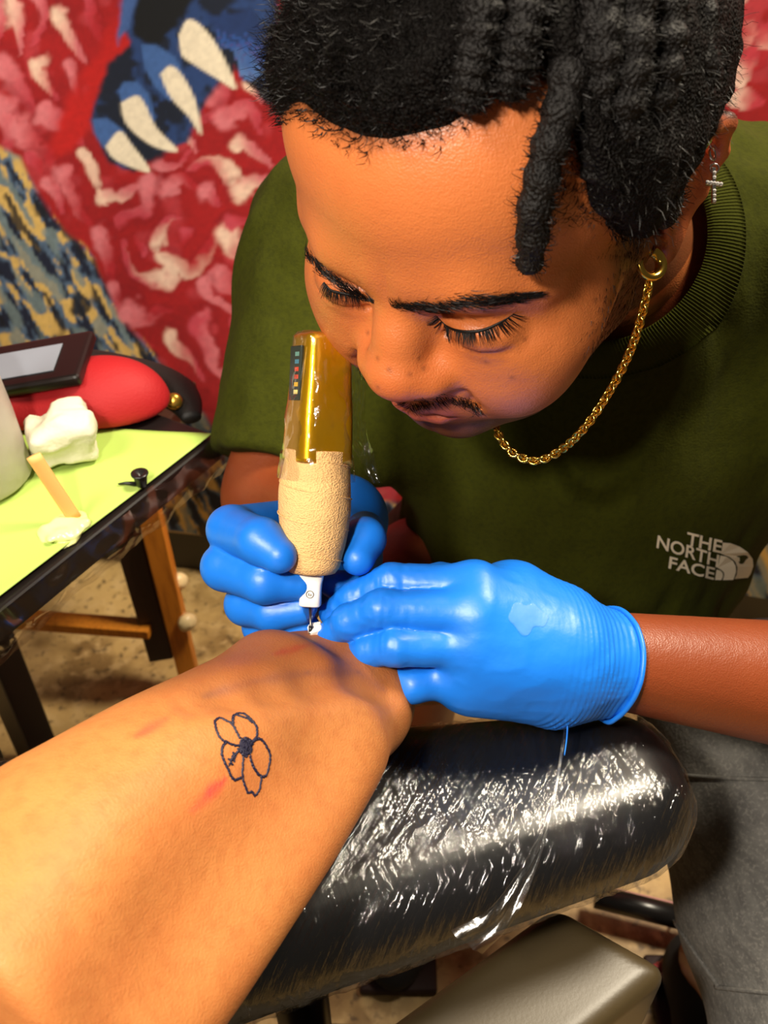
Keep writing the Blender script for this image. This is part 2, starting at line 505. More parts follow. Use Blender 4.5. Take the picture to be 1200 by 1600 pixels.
    for pts, w, b_, t_ in [
        ([(20, 250), (90, 350), (140, 440)], 60, PK, LP), ([(30, 420), (60, 500), (50, 560)], 55, PK, LP), ([(100, 500), (160, 580), (230, 650)], 55, DR, LP),
        ([(240, 60), (280, 150), (340, 230)], 42, LP, CR_), ([(70, -30), (90, 90), (105, 210)], 32, LP, CR_), ([(150, -40), (180, 60), (160, 180)], 28, PK, LP), ([(360, -30), (380, 60), (390, 150)], 30, DR, PK),
        ([(0, -20), (20, 60), (10, 160)], 32, PK, LP), ([(170, 260), (200, 330), (240, 400)], 30, PK, CR_), ([(270, 250), (300, 350), (320, 430)], 24, DR, LP), ([(200, 450), (260, 500), (330, 580)], 46, PK, LP),
        ([(270, 700), (310, 800), (360, 900)], 38, DR, LP), ([(220, 730), (250, 800), (265, 850)], 32, PK, LP), ([(150, 620), (200, 680)], 30, DR, PK), ([(400, 930), (440, 1030), (460, 1110)], 42, DR, LP),
        ([(450, 1150), (500, 1240)], 36, DR, LP), ([(330, 620), (390, 700), (450, 820)], 28, CR_, CR_), ([(430, 790), (500, 770), (560, 740)], 36, LP, CR_), ([(610, 740), (600, 830), (480, 880)], 50, PK, LP),
        ([(840, 330), (900, 400), (830, 480)], 52, PK, LP), ([(720, 500), (790, 560), (810, 600)], 22, LP, CR_), ([(910, 460), (1000, 430), (1060, 520)], 46, PK, LP), ([(1010, 330), (1050, 400)], 30, LP, CR_),
        ([(640, 650), (720, 640), (790, 600)], 30, PK, LP), ([(960, 690), (860, 645), (770, 665)], 34, PK, CR_), ([(960, 560), (1010, 570), (1080, 650)], 40, LP, CR_), ([(990, 750), (1060, 710), (1140, 745)], 50, LP, CR_),
        ([(690, 745), (740, 700), (805, 735)], 42, DR, LP), ([(840, 760), (885, 800)], 42, PK, LP), ([(660, 970), (680, 890), (750, 860)], 34, PK, CR_), ([(700, 1030), (770, 1070), (840, 1000), (890, 880)], 46, DR, CR_),
        ([(690, 1100), (610, 1110), (540, 1060), (500, 950)], 42, PK, CR_), ([(770, 920), (760, 960)], 26, DR, PK), ([(920, 930), (980, 1000), (1060, 1050)], 55, PK, CR_), ([(890, 1080), (960, 1150), (1040, 1180)], 40, DR, LP),
        ([(840, 1110), (880, 1190), (960, 1260)], 36, LP, LP), ([(530, 1230), (600, 1270), (690, 1230)], 52, DR, LP), ([(700, 1330), (750, 1400), (830, 1500)], 36, PK, CR_), ([(820, 1280), (850, 1370), (910, 1500)], 48, LP, PK),
        ([(940, 880), (1010, 870), (1060, 840)], 36, DR, PK), ([(560, 1350), (620, 1380)], 30, DR, PK), ([(960, 1290), (990, 1340)], 34, DR, PK), ([(600, 1000), (560, 930)], 20, DR, PK)]:
        stroke(pts, w, b_, t_)
    # plain red band beside the blue
    d1 = np.abs((x - 150) - (y - 150) * -0.62) / 40 + np.maximum(0, (y - 190) / 60) + np.maximum(0, (-y) / 60)
    mixc(sstep(1.2, 0.5, d1 + 0.3 * n1), srgb(196, 26, 24))
    # dark blue body behind the claws
    XP = x + 5 * n1 + 2 * n2; YP = y + 5 * n2
    def poly(pts, soft=5.0, warp=True):
        pts = np.array(pts, float)
        X0, Y0 = (XP, YP) if warp else (x, y)
        k = np.nonzero((X0 > pts[:, 0].min() - 9) & (X0 < pts[:, 0].max() + 9) & (Y0 > pts[:, 1].min() - 9) & (Y0 < pts[:, 1].max() + 9))[0]
        X, Y = X0[k], Y0[k]
        ins = np.zeros(len(k), bool); dist = np.full(len(k), 1e9)
        for i in range(len(pts)):
            a, b = pts[i], pts[(i + 1) % len(pts)]
            ins ^= ((a[1] > Y) != (b[1] > Y)) & (X < (b[0] - a[0]) * (Y - a[1]) / (b[1] - a[1] + 1e-9) + a[0])
            ab = b - a; t = np.clip(((X - a[0]) * ab[0] + (Y - a[1]) * ab[1]) / (ab @ ab + 1e-9), 0, 1)
            dist = np.minimum(dist, np.hypot(X - a[0] - t * ab[0], Y - a[1] - t * ab[1]))
        out = np.zeros(len(x))
        out[k] = sstep(-soft, soft, np.where(ins, dist, -dist))
        return out
    blue = poly([(196, -40), (198, 40), (212, 60), (168, 100), (150, 165), (145, 185), (170, 250), (215, 262), (300, 215), (330, 150), (370, 100), (420, 165), (440, 150), (440, -60)])
    mixc(blue, srgb(16, 26, 46))
    mixc(blue * sstep(0.0, 0.6, n1 + 0.5 * n2), srgb(38, 66, 120))
    mixc(poly([(218, -30), (330, -30), (280, 40), (240, 70), (215, 50)]), srgb(8, 12, 18))
    mixc(poly([(190, -20), (222, -20), (208, 40), (188, 66)]), srgb(66, 98, 160))
    mixc(poly([(330, 20), (400, 10), (430, 60), (430, 160), (400, 110), (360, 60)]) * 0.9, srgb(30, 56, 110))
    for k in range(5):
        petal(345 + 14 * k, 30 + 6 * k, 100, 7, 62, srgb(44, 84, 160), srgb(92, 130, 190), 0.9)
    bl = srgb(66, 104, 168)
    mixc(poly([(226, 66), (250, 66), (280, 84), (292, 110), (296, 150), (270, 152), (246, 130), (230, 100)], 3, False), bl)
    mixc(poly([(188, 140), (196, 126), (218, 124), (238, 142), (248, 180), (240, 200), (210, 176), (196, 166)], 3, False), bl)
    mixc(poly([(146, 184), (170, 182), (196, 200), (206, 226), (180, 232), (164, 228), (150, 206)], 3, False), bl)
    cr = srgb(250, 236, 208)
    def smooth_poly(pts):
        P = np.array(pts, float); return spline(np.concatenate([P, P[:1]]), 40)[:-1]
    for pts in ([(286, 50), (300, 26), (322, 36), (350, 75), (374, 134), (345, 118), (310, 96), (290, 80)],
                [(256, 112), (272, 98), (292, 114), (312, 155), (320, 205), (300, 176), (272, 146)],
                [(192, 158), (218, 146), (232, 160), (250, 195), (284, 230), (246, 224), (210, 200), (196, 180)],
                [(168, 226), (190, 202), (210, 222), (240, 263), (200, 254), (178, 242)]):
        mixc(poly(smooth_poly(pts), 2.5, False), cr)
    # brush-stroke field of blue and straw on the left and low
    edge = poly([(-900, 215), (0, 215), (40, 240), (85, 330), (150, 400), (190, 490), (250, 545), (300, 600), (330, 640), (420, 760), (900, 800), (1900, 800), (1900, 2000), (-900, 2000)], 5)
    a = math.radians(62)
    u = x * math.cos(a) + y * math.sin(a); v = -x * math.sin(a) + y * math.cos(a)
    st = vnoise(np.stack([u / 34, v / 9, 0 * u], 1), 1.0) + 0.5 * vnoise(np.stack([u / 16, v / 5, 0 * u + 9], 1), 1.0)
    st2 = vnoise(np.stack([u / 40 + 50, v / 11, 0 * u + 4], 1), 1.0)
    s = np.tile(np.array(srgb(84, 108, 136)), (len(x), 1))
    def mix2(w, col):
        s[:] = s * (1 - w[:, None]) + np.array(col) * w[:, None]
    mix2(sstep(-0.05, 0.2, st), srgb(222, 184, 104))
    mix2(sstep(-0.15, -0.45, st), srgb(20, 28, 52))
    mix2(sstep(0.25, 0.5, st2) * 0.8, srgb(120, 138, 140))
    mix2(sstep(-0.35, -0.6, st2) * 0.9, srgb(14, 16, 28))
    c[:] = c * (1 - edge[:, None]) + s * edge[:, None]
    return np.clip(c * (0.94 + 0.10 * n4[:, None]), 0, 1)

nu, nv = 640, 560
uu = np.linspace(-1.05, 1.15, nu); vv = np.linspace(0.10, 1.45, nv)
U_, V_ = np.meshgrid(uu, vv, indexing='ij')
P = W0 + U_[..., None] * WU + V_[..., None] * np.array([0, 0, 1.0])
P = P.reshape(-1, 3)
wav = 0.006 * np.sin(U_.ravel() * 21 + 1.5 * np.sin(V_.ravel() * 3)) + 0.004 * np.sin(U_.ravel() * 9 + V_.ravel() * 6)
pxl, _ = project(P)
cols = paint_tapestry(pxl)
P = P + WN * (0.012 + wav[:, None])
I = np.arange(nu * nv).reshape(nu, nv)
Q = np.stack([I[:-1, :-1], I[1:, :-1], I[1:, 1:], I[:-1, 1:]], -1).reshape(-1, 4)
nV = len(P)
P2 = P
Q2 = Q
M_tap = mat('printed_cloth', (0.5, 0.1, 0.1), 0.85, attr=True, bump=[('noise', 900, 0.12, 0.0006, O1)])
tap = obj('tapestry', make_mesh('tapestry', P2, Q2, cols=cols), M_tap)
tag(tap, 'printed cloth hanging with red flowers, blue claws and straw brush strokes', 'tapestry')

# ------------------------------------------------------------------ folding table at the left
TZ = 0.70
A_ = W(0, 950, 0.55); B_ = W(342, 678, 0.693)
A_[2] = B_[2] = TZ
eu = unit(B_ - A_); ev = np.array([-eu[1], eu[0], 0.0])     # along the near edge / away to the left
T0 = A_ - eu * 0.25
LEN = np.linalg.norm(B_ - T0); WID = 0.42
AX = np.array([eu, ev, [0, 0, 1.0]])
M_blackp = mat('black_laminate', srgb(20, 14, 14), 0.35)
M_wood = mat('orange_pine', srgb(220, 136, 36), 0.5, var=[(30, srgb(170, 92, 20), 0.6, (6, 6, 0.6), 0.45, 0.7)], bump=[('noise', 90, 0.15, 0.001, (6, 6, 0.6))])
M_dwood = mat('dark_brown_wood', srgb(52, 28, 14), 0.5, var=[(30, srgb(30, 14, 8), 0.6, (6, 6, 0.6), 0.4, 0.7)])
tb = empty('folding_table', tuple(T0 * [1, 1, 0]))
tag(tb, 'black folding side table wrapped in clear film, beside the tapestry', 'table')
mb = MB(); mb.box(T0 + eu * LEN / 2 + ev * WID / 2 + np.array([0, 0, -0.012]), AX, (LEN / 2, WID / 2, 0.0115), 0.003)
mb.build('table_top', M_blackp, tb, False)
# crinkled film skirt over the edge
fv = []; nn = 160; mm = 14
for i in range(nn):
    for j in range(mm):
        s_ = i / (nn - 1) * LEN; t_ = j / (mm - 1)
        ang = t_ * math.pi
        p = T0 + eu * s_ - ev * (0.004 + 0.006 * math.sin(ang)) + np.array([0, 0, 0.002 - 0.033 * t_])
        fv.append(p)
fv = np.array(fv)
fv += (vnoise(fv, 70) * 0.004)[:, None] * (-ev) + (vnoise(fv + 5, 90) * 0.003)[:, None] * np.array([0, 0, 1.0])
I = np.arange(nn * mm).reshape(nn, mm)
Q = np.stack([I[:-1, :-1], I[1:, :-1], I[1:, 1:], I[:-1, 1:]], -1).reshape(-1, 4)
M_film = film_mat('crinkled_film', 0.02, 0.15, [('ridge', 60, 0.8, 0.001, O1)])
obj('film_edge', make_mesh('film_edge', fv, Q), M_film, tb)
for i, (su, sv) in enumerate(((0.20, 0.03), (0.20, WID - 0.03), (LEN - 0.03, WID - 0.03))):
    mb = MB()
    c = T0 + eu * su + ev * sv
    mb.box((c[0], c[1], 0.338), AX, (0.02, 0.02, 0.338), 0.003)
    mb.build('leg', M_blackp, tb, False)
# lime paper sheet on the table
M_paper = mat('lime_paper', srgb(168, 194, 92), 0.75, bump=[('noise', 14, 0.25, 0.01, O1)], var=[(5, srgb(154, 184, 70), 0.6, O1, 0.45, 0.7)])
far = T0 + eu * LEN
def quadgrid(c00, c10, c11, c01, n, m, thick, amp=0.0):
    g = []
    for i in range(n):
        for j in range(m):
            a, b = i / (n - 1), j / (m - 1)
            g.append((1 - a) * (1 - b) * c00 + a * (1 - b) * c10 + a * b * c11 + (1 - a) * b * c01)
    g = np.array(g); g[:, 2] += amp * (1 + vnoise(g, 9)) + amp * 0.6 * (1 + vnoise(g, 24))
    I = np.arange(n * m).reshape(n, m)
    Q = np.stack([I[:-1, :-1], I[1:, :-1], I[1:, 1:], I[:-1, 1:]], -1).reshape(-1, 4)
    rim = np.concatenate([I[:, 0], I[-1, 1:], I[-2::-1, -1], I[0, -2:0:-1]])
    k = len(g); R = np.stack([rim, np.roll(rim, -1), np.roll(rim, -1) + k, rim + k], 1)
    return np.concatenate([g, g - [0, 0, thick]]), np.concatenate([Q, Q[:, ::-1] + k, R[:, ::-1]])
zz = np.array([0, 0, 0.0012])
pc = [T0 + eu * 0.02 + ev * 0.012 + zz, far - eu * 0.004 + ev * 0.003 + zz, W(20, 664, 0.703) * [1, 1, 0] + [0, 0, TZ] + zz, W(-330, 720, 0.66) * [1, 1, 0] + [0, 0, TZ] + zz]
V, Q = quadgrid(*pc, 60, 60, 0.0006, 0.0010)
paper = obj('paper_sheet', make_mesh('paper_sheet', V, Q), M_paper)
tag(paper, 'lime green paper sheet covering the side table', 'paper')

# objects on the table ------------------------------------------------
def on_table(px, py, z=TZ + 0.003):
    k = 0.643 * 1 + 0
    dr = np.array([(px - 600) / F, (800 - py) / F, 1.0]) @ BC.T
    return CAM + dr * ((z - CAM[2]) / dr[2])
# red pouch with black flap and brass snap
c = on_table(140, 668)
def f_pouch(P):
    d = ell(P, c + [-0.06, 0.030, 0.004], (0.080, 0.040, 0.025))
    d = smin(d, ell(P, c + [0.012, 0.03, 0.004], (0.046, 0.034, 0.036)), 0.03)
    return smax(d, -(P[:, 2] - (TZ + 0.004)), 0.006)
pouch = empty('pouch', (c[0], c[1], TZ + 0.004)); tag(pouch, 'bright red fabric pouch with a black flap on the green-papered table', 'pouch')
V, Q = sdf_arrays(f_pouch, c - [0.16, 0.06, 0.03], c + [0.12, 0.14, 0.10], 0.003)
M_red = mat('red_fabric', srgb(160, 4, 14), 0.7, bump=[('noise', 500, 0.3, 0.001, O1)])
obj('body', make_mesh('body', V, Q), M_red, pouch)
M_blk = mat('black_fabric', srgb(16, 13, 12), 0.6, bump=[('noise', 400, 0.3, 0.001, O1)])
path = [W(60, 572, 0.78), W(130, 566, 0.78), W(200, 578, 0.775), W(250, 596, 0.765), W(285, 625, 0.75), W(300, 655, 0.735)]
mb = MB(); mb.tube(spline(path, 30), [0.016] * 10 + list(np.linspace(0.016, 0.019, 12)) + list(np.linspace(0.018, 0.008, 8)), 14, flat=0.6)
mb.build('flap', M_blk, pouch)
M_brass = mat('brass', srgb(214, 170, 70), 0.25, metal=0.9)
p = W(272, 627, 0.728)
mb = MB(); w = unit(CAM - p); u = unit(np.cross(w, [0, 0, 1])); v = np.cross(w, u)
mb.lathe([(-0.008, 0.0068), (0, 0.0068), (0.002, 0.006), (0.003, 0.0035), (0.0031, 0.0)], p, (u, v, w), 24)
mb.build('snap', M_brass, pouch)
# phone lying on the pouch
def slab(name, corners, thick, mt, parent=None, bev=0.004):
    a, b, d = [np.asarray(q, float) for q in corners]     # corner, along, across
    u = unit(b - a); v = unit((d - a) - np.dot(d - a, u) * u); w = np.cross(u, v)
    if w[2] < 0: w = -w
    L1 = np.linalg.norm(b - a) / 2; L2 = abs(np.dot(d - a, v)) / 2
    mb = MB(); mb.box(a + u * L1 + v * L2 + w * thick / 2, np.array([u, v, w]), (L1, L2, thick / 2), min(bev, thick * 0.45))
    return mb.build(name, mt, parent, False), (a, u, v, w, L1, L2)
phone = empty('phone', tuple(W(70, 610, 0.74))); tag(phone, 'black phone with a grey screen propped on the red pouch', 'phone')
M_pb = mat('black_plastic', (0.008, 0.007, 0.007), 0.3)
_, (a, u, v, w, L1, L2) = slab('case', (W(-60, 636, 0.688), W(130, 604, 0.676), W(-56, 566, 0.730)), 0.010, M_pb, phone)
slab('screen', (a + u * 0.014 + v * 0.012 + w * 0.0101, a + u * (2 * L1 - 0.022) + v * 0.012 + w * 0.0101, a + u * 0.014 + v * (2 * L2 - 0.014) + w * 0.0101), 0.0008,
     mat('grey_screen', srgb(130, 138, 150), 0.2), phone, 0.0003)
mb = MB(); q = W(16, 564, 0.76); mb.lathe([(-0.004, 0.0), (-0.004, 0.010), (0, 0.012), (0.004, 0.010), (0.005, 0.0)], q, (RT, UP * 0.6, unit(np.cross(RT, UP))), 20)
bc = mb.build('plastic_piece', mat('blue_plastic', srgb(46, 150, 236), 0.35)); tag(bc, 'small bright blue plastic piece by the bottle and phone', 'plastic piece')
# spray bottle (frosted, leaves the frame on the left)
bp = on_table(-30, 752)
bot = empty('bottle', tuple(bp)); tag(bot, 'frosted white plastic bottle at the left edge of the table', 'bottle')
M_frost = mat('frosted_plastic', srgb(196, 186, 176), 0.35, bump=[('noise', 60, 0.3, 0.003, O1)], sss=0.0, trans=0.25)
tilt = unit([-0.05, 0.02, 1.0]); uu_ = unit(np.cross(tilt, [0, 1, 0])); vv_ = np.cross(tilt, uu_)
mb = MB(); mb.lathe([(0.0, 0.0), (0.0, 0.033), (0.004, 0.037), (0.05, 0.0375), (0.085, 0.0365), (0.105, 0.030), (0.122, 0.018), (0.128, 0.014), (0.14, 0.014), (0.14, 0.0)], bp, (uu_, vv_, tilt), 40)
mb.build('body', M_frost, bot)
mb = MB(); mb.lathe([(0.138, 0.0), (0.138, 0.016), (0.158, 0.015), (0.172, 0.006), (0.185, 0.004), (0.186, 0.0)], bp, (uu_, vv_, tilt), 32)
mb.build('cap', mat('white_plastic', srgb(230, 226, 220), 0.4), bot)
# crumpled paper towel
c = on_table(105, 728)
def f_tow(P):
    n = vnoise(P, 38) * 0.005 + np.abs(vnoise(P + 3, 60)) * 0.005 + np.abs(vnoise(P + 8, 140)) * 0.0015
    ax = np.array([unit([0.9, 0.45, 0]), unit([-0.45, 0.9, 0]), [0, 0, 1]])
    d = rbox(P, c + [-0.004, 0.012, 0.017], ax, (0.024, 0.022, 0.017), 0.006)
    d = smin(d, rbox(P, c + [0.004, 0.02, 0.030], ax, (0.014, 0.016, 0.010), 0.005), 0.008)
    return d + n
V, Q = sdf_arrays(f_tow, c - [0.06, 0.05, 0.01], c + [0.06, 0.07, 0.06], 0.0018)
tow = obj('paper_towel', make_mesh('paper_towel', V, Q), mat('white_tissue', srgb(212, 206, 182), 0.8, bump=[('voronoi', 400, 0.3, 0.001, O1)]))
tag(tow, 'crumpled white paper towel on the lime sheet behind the wooden stick', 'towel')
# wooden stick with a dab of ointment at its foot, leaning on the bottle
p0 = on_table(118, 815) + [0, 0, 0.003]; p1 = W(52, 712, 0.575)
mb = MB(); mb.tube([p0 + (p1 - p0) * t for t in np.linspace(0, 1, 12)], 0.0048, 12, flat=0.35, n0=[0, -0.6, 0.8])
st = mb.build('wooden_stick', mat('pale_birch', srgb(236, 176, 100), 0.55)); tag(st, 'flat wooden stick leaning from ointment up to the bottle', 'stick')
c = on_table(112, 822)
def f_dab(P): return smin(ell(P, c + [0, 0, 0.001], (0.012, 0.015, 0.003)), ell(P, c + [-0.012, -0.006, 0], (0.010, 0.009, 0.002)), 0.01) + vnoise(P, 150) * 0.002
V, Q = sdf_arrays(f_dab, c - [0.03, 0.03, 0.006], c + [0.03, 0.03, 0.012], 0.0012)
tag(obj('ointment', make_mesh('ointment', V, Q), mat('pale_ointment', srgb(222, 226, 150), 0.25)), 'smear of pale ointment at the foot of the wooden stick', 'ointment')
# little black ink cup
c = on_table(222, 758)
ic = empty('ink_cup', tuple(c)); tag(ic, 'tiny black ink cup near the table edge', 'ink cup')
mb = MB(); mb.lathe([(0, 0), (0, 0.0035), (0.008, 0.005), (0.010, 0.0062), (0.011, 0.0062), (0.011, 0.004), (0.008, 0.0)], c, (RT, [0, 1, 0], [0, 0, 1]), 24)
mb.build('cup', M_pb, ic)
mb = MB(); mb.tube([c + [-0.004, 0, 0.001], c + [-0.012, 0.001, 0.001], c + [-0.017, 0.0, 0.001]], [0.002, 0.0012, 0.0006], 8); mb.build('spill', M_pb, ic)

# wooden folding stool behind the table ---------------------------------
foot = W(303, 1082, 1.37); foot[2] = 0
so = empty('folding_stool', tuple(foot)); tag(so, 'orange pine folding stool frame with white knobs under the table', 'stool')
xa = np.array([unit([1, -0.2, 0]), unit([0.2, 1, 0]), [0, 0, 1.0]])
def beam(name, a, b, w1, w2, m, side=(0, -1, 0)):
    a = np.asarray(a, float); b = np.asarray(b, float)
    w = unit(b - a); u = unit(np.cross(w, side)); v = np.cross(w, u)
    mb = MB(); mb.box((a + b) / 2, np.array([u, v, w]), (w1, w2, np.linalg.norm(b - a) / 2), 0.002)
    return mb.build(name, m, so, False)
topz = 0.46
beam('leg', foot + [0, 0, 0.0], foot + [-0.005, -0.01, topz], 0.0135, 0.02, M_wood, (0.2, -1, 0))
beam('leg', foot + [-0.036, 0.004, 0.10], foot + [-0.041, -0.005, topz], 0.017, 0.02, M_dwood, (0.2, -1, 0))  # darker beam forming the dark side of the leg
f2 = foot + [-0.36, 0.07, 0]
beam('leg', f2, f2 + [0, 0, topz], 0.0135, 0.02, M_wood, (0.2, -1, 0))
q0, q1 = W(60, 985, 1.24), W(240, 985, 1.24)
beam('brace', q0 + [-0.12, 0.03, 0], W(236, 983, 1.25), 0.013, 0.008, M_wood, (0, 0, 1))
for kx, ky in ((276, 906), (290, 969)):
    p = W(kx, ky, 1.24); w = unit([0.6, -0.8, 0.1]); u = unit(np.cross(w, [0, 0, 1])); v = np.cross(w, u)
    mb = MB(); mb.lathe([(-0.02, 0.006), (0, 0.007), (0.001, 0.013), (0.008, 0.014), (0.014, 0.009), (0.016, 0)], p, (u, v, w), 24)
    mb.build('knob', mat('cream_plastic', srgb(238, 214, 160), 0.35), so)
mb = MB(); mb.box(foot + [-0.18, 0.06, topz + 0.012], xa, (0.21, 0.11, 0.012), 0.004); mb.build('seat', M_dwood, so, False)

# ------------------------------------------------------------------ wrapped arm pad, tan chair arm, things by the floor
pa = math.radians(12.5)
PX = np.array([[math.cos(pa), math.sin(pa), 0], [-math.sin(pa), math.cos(pa), 0], [0, 0, 1.0]])
PCN = np.array([-0.074, 0.232, 0.668])
def f_pad(P, grow=0.0):
    p = (P - PCN.astype(np.float32)) @ PX.T.astype(np.float32)
    w = np.clip(0.070 - 0.120 * p[:, 0], 0.044, 0.092)
    q0 = np.abs(p[:, 0]) + 0.12 * np.abs(p[:, 1]) - (0.240 - 0.030); q1 = np.abs(p[:, 1]) - (w - 0.033); q2 = np.abs(p[:, 2]) - (0.034 - 0.033)
    d = np.sqrt(np.maximum(q0, 0) ** 2 + np.maximum(q1, 0) ** 2 + np.maximum(q2, 0) ** 2) + np.minimum(np.maximum(np.maximum(q0, q1), q2), 0) - 0.033
    return (d - grow).astype(np.float32)
pad = empty('arm_pad', (PCN[0], PCN[1], 0)); tag(pad, 'black padded armrest wrapped in shiny crinkled clear film', 'armrest')
V, Q = sdf_arrays(f_pad, PCN - [0.28, 0.17, 0.07], PCN + [0.28, 0.17, 0.07], 0.003)
obj('cushion', make_mesh('cushion', V, Q), mat('black_vinyl', (0.006, 0.006, 0.007), 0.35), pad)
def f_wrap(P):
    p = (P - PCN.astype(np.float32)) @ PX.T.astype(np.float32)
    a = math.radians(58)
    g = 0.06 * vnoise(p, 9)
    u = p[:, 0] * math.cos(a) + p[:, 1] * math.sin(a) + g; v = -p[:, 0] * math.sin(a) + p[:, 1] * math.cos(a) + g
    n = vnoise(np.stack([u * 28, v * 190, p[:, 2] * 60], 1), 1.0)
    n = (1 - np.abs(n)) ** 3
    n2 = vnoise(p, 38)
    return f_pad(P, 0.0014) - 0.0012 * n - 0.0007 * n2
V, Q = sdf_arrays(f_wrap, PCN - [0.285, 0.17, 0.075], PCN + [0.285, 0.17, 0.075], 0.0016)
M_wrap = film_mat('cling_film', 0.06, 0.08, [('ridge', 40, 1.0, 0.0010, (1.0, 1.4, 1)), ('noise', 46, 1.0, 0.0018, (0.6, 8.0, 1), math.radians(60)), ('noise', 60, 1.0, 0.0010, (0.7, 5.0, 1), math.radians(112)), ('noise', 150, 1.0, 0.0004, O1)])
obj('plastic_wrap', make_mesh('plastic_wrap', V, Q), M_wrap, pad)
mb = MB(); mb.tube([PCN + [0.02, 0.01, -0.04], [PCN[0] + 0.02, PCN[1] + 0.02, 0.0]], 0.018, 20); mb.build('post', M_pb, pad)
mb = MB(); mb.lathe([(0, 0), (0, 0.15), (0.012, 0.15), (0.02, 0.03), (0.03, 0.02)], (PCN[0] + 0.02, PCN[1] + 0.02, 0.0), (RT, [0, 1, 0], [0, 0, 1]), 40); mb.build('base', M_pb, pad)
mb = MB(); mb.box(PCN + [0.0, -0.0, -0.039], PX, (0.17, 0.028, 0.005), 0.002); mb.build('mount_plate', M_pb, pad, False)
# hanging fold of film over the pad side
path = [W(884, 1105, 0.465), W(880, 1160, 0.452), W(868, 1230, 0.432), W(850, 1300, 0.418), W(815, 1375, 0.408), W(775, 1440, 0.404), W(730, 1475, 0.404)]
sp = spline(path, 40)
fv = []
for i, p in enumerate(sp):
    t = i / 39; wd = 0.0006 + 0.014 * max(0, (t - 0.35)) ** 1.2
    side = unit(RT * 0.8 - UP * 0.6)
    for j in range(7):
        s_ = j / 6 - 0.5
        fv.append(p + side * s_ * 2 * wd - FW * 0.002 * math.sin(j * 2.1 + i * 0.3))
I = np.arange(40 * 7).reshape(40, 7)
Q = np.stack([I[:-1, :-1], I[1:, :-1], I[1:, 1:], I[:-1, 1:]], -1).reshape(-1, 4)
obj('film_fold', make_mesh('film_fold', np.array(fv), Q), film_mat('folded_film', 0.10, 0.25, [('noise', 150, 0.8, 0.0006, O1)]), pad)

# tan upholstered chair arm
c0 = W(872, 1392, 0.505); c1 = W(1048, 1512, 0.504)
z_arm = 0.600
for q in (c0, c1): q[2] = z_arm
au = unit([-0.83, -0.557, 0]); av = np.array([-au[1], au[0], 0]) ; av = -av if av[0] < 0 else av
arm = empty('chair_arm', (c0[0], c0[1], 0.0)); tag(arm, 'glossy tan vinyl chair arm below the wrapped armrest', 'chair arm')
wd = 0.064
ctr = c0 + au * 0.20 + av * wd / 2 - np.array([0, 0, 0.075])
def f_arm(P):
    ax = np.array([au, av, [0, 0, 1.0]])
    q = (P - ctr.astype(np.float32)) @ ax.T.astype(np.float32)
    q[:, 0] += 0.44 * (q[:, 1] + wd / 2)                   # the end is cut on the skew
    return rbox(q, (0, 0, 0), np.eye(3), (0.20, wd / 2, 0.075), 0.010) * 0.85
V, Q = sdf_arrays(f_arm, ctr - [0.28, 0.28, 0.09], ctr + [0.28, 0.28, 0.09], 0.003)
obj('upholstery', make_mesh('upholstery', V, Q), mat('tan_vinyl', srgb(62, 51, 31), 0.4, bump=[('noise', 500, 0.08, 0.0006, O1)]), arm)
mb = MB(); b0 = ctr - np.array([0, 0, 0.075]); mb.box((b0[0], b0[1], b0[2] / 2 + 0.002), np.array([au, av, [0, 0, 1.0]]), (0.16, 0.02, b0[2] / 2), 0.002); mb.build('support', M_pb, arm, False)
# floor-level dark bars and striped rim of the stool base
def floor_at(px, py, z):
    dr = np.array([(px - 600) / F, (800 - py) / F, 1.0]) @ BC.T
    return CAM + dr * ((z - CAM[2]) / dr[2])
sb = empty('stool_base', tuple(floor_at(1000, 1450, 0))); tag(sb, 'black stool base with pink-edged bar and striped rim on the floor', 'stool')
pA, pB = floor_at(930, 1400, 0.05), floor_at(1090, 1440, 0.05)
mb = MB(); mb.tube([pA, pB], 0.014, 14); mb.build('bar', M_pb, sb)
mb = MB(); pA, pB = floor_at(940, 1388, 0.055), floor_at(1075, 1420, 0.055); mb.tube([pA, pB], 0.004, 10); mb.build('edge_strip', mat('pink_plastic', srgb(206, 150, 150), 0.4), sb)
for k, (col, dy, r) in enumerate(((srgb(140, 52, 56), 0, 0.008), (srgb(236, 214, 178), 13, 0.006), (srgb(10, 8, 8), 22, 0.006))):
    pp = [floor_at(990, 1535 + dy, 0.02), floor_at(1035, 1512 + dy, 0.02), floor_at(1075, 1482 + dy, 0.02), floor_at(1105, 1440 + dy, 0.02)]
    mb = MB(); mb.tube(spline(pp, 20), r, 10); mb.build('rim_stripe', mat('rim_%d' % k, col, 0.4), sb)
# ------------------------------------------------------------------ the client's forearm
SEC = [((-330, 1395), (175, 1800), 0.275), ((-60, 1262), (350, 1605), 0.318), ((130, 1168), (498, 1392), 0.356), ((262, 1108), (578, 1252), 0.394),
       ((345, 1052), (632, 1142), 0.424), ((395, 1040), (640, 1105), 0.450)]
cen = np.array([W((a[0] + b[0]) / 2, (a[1] + b[1]) / 2, d) for a, b, d in SEC])
hw = np.array([math.hypot(a[0] - b[0], a[1] - b[1]) / 2 * d / F for a, b, d in SEC])
AXI = unit(cen[-1] - cen[0])
lat = np.array([(W(*b, d) - W(*a, d)) for a, b, d in SEC]).mean(0); lat = unit(lat - AXI * (lat @ AXI))
nor = np.cross(AXI, lat)
if nor @ FW > 0: nor = -nor                 # towards the camera
_c = spline(cen, 60); _h = spline(np.stack([hw, hw * [0.74, 0.74, 0.72, 0.70, 0.66, 0.60]], 1), 60)
_s = (_c - cen[0]) @ AXI
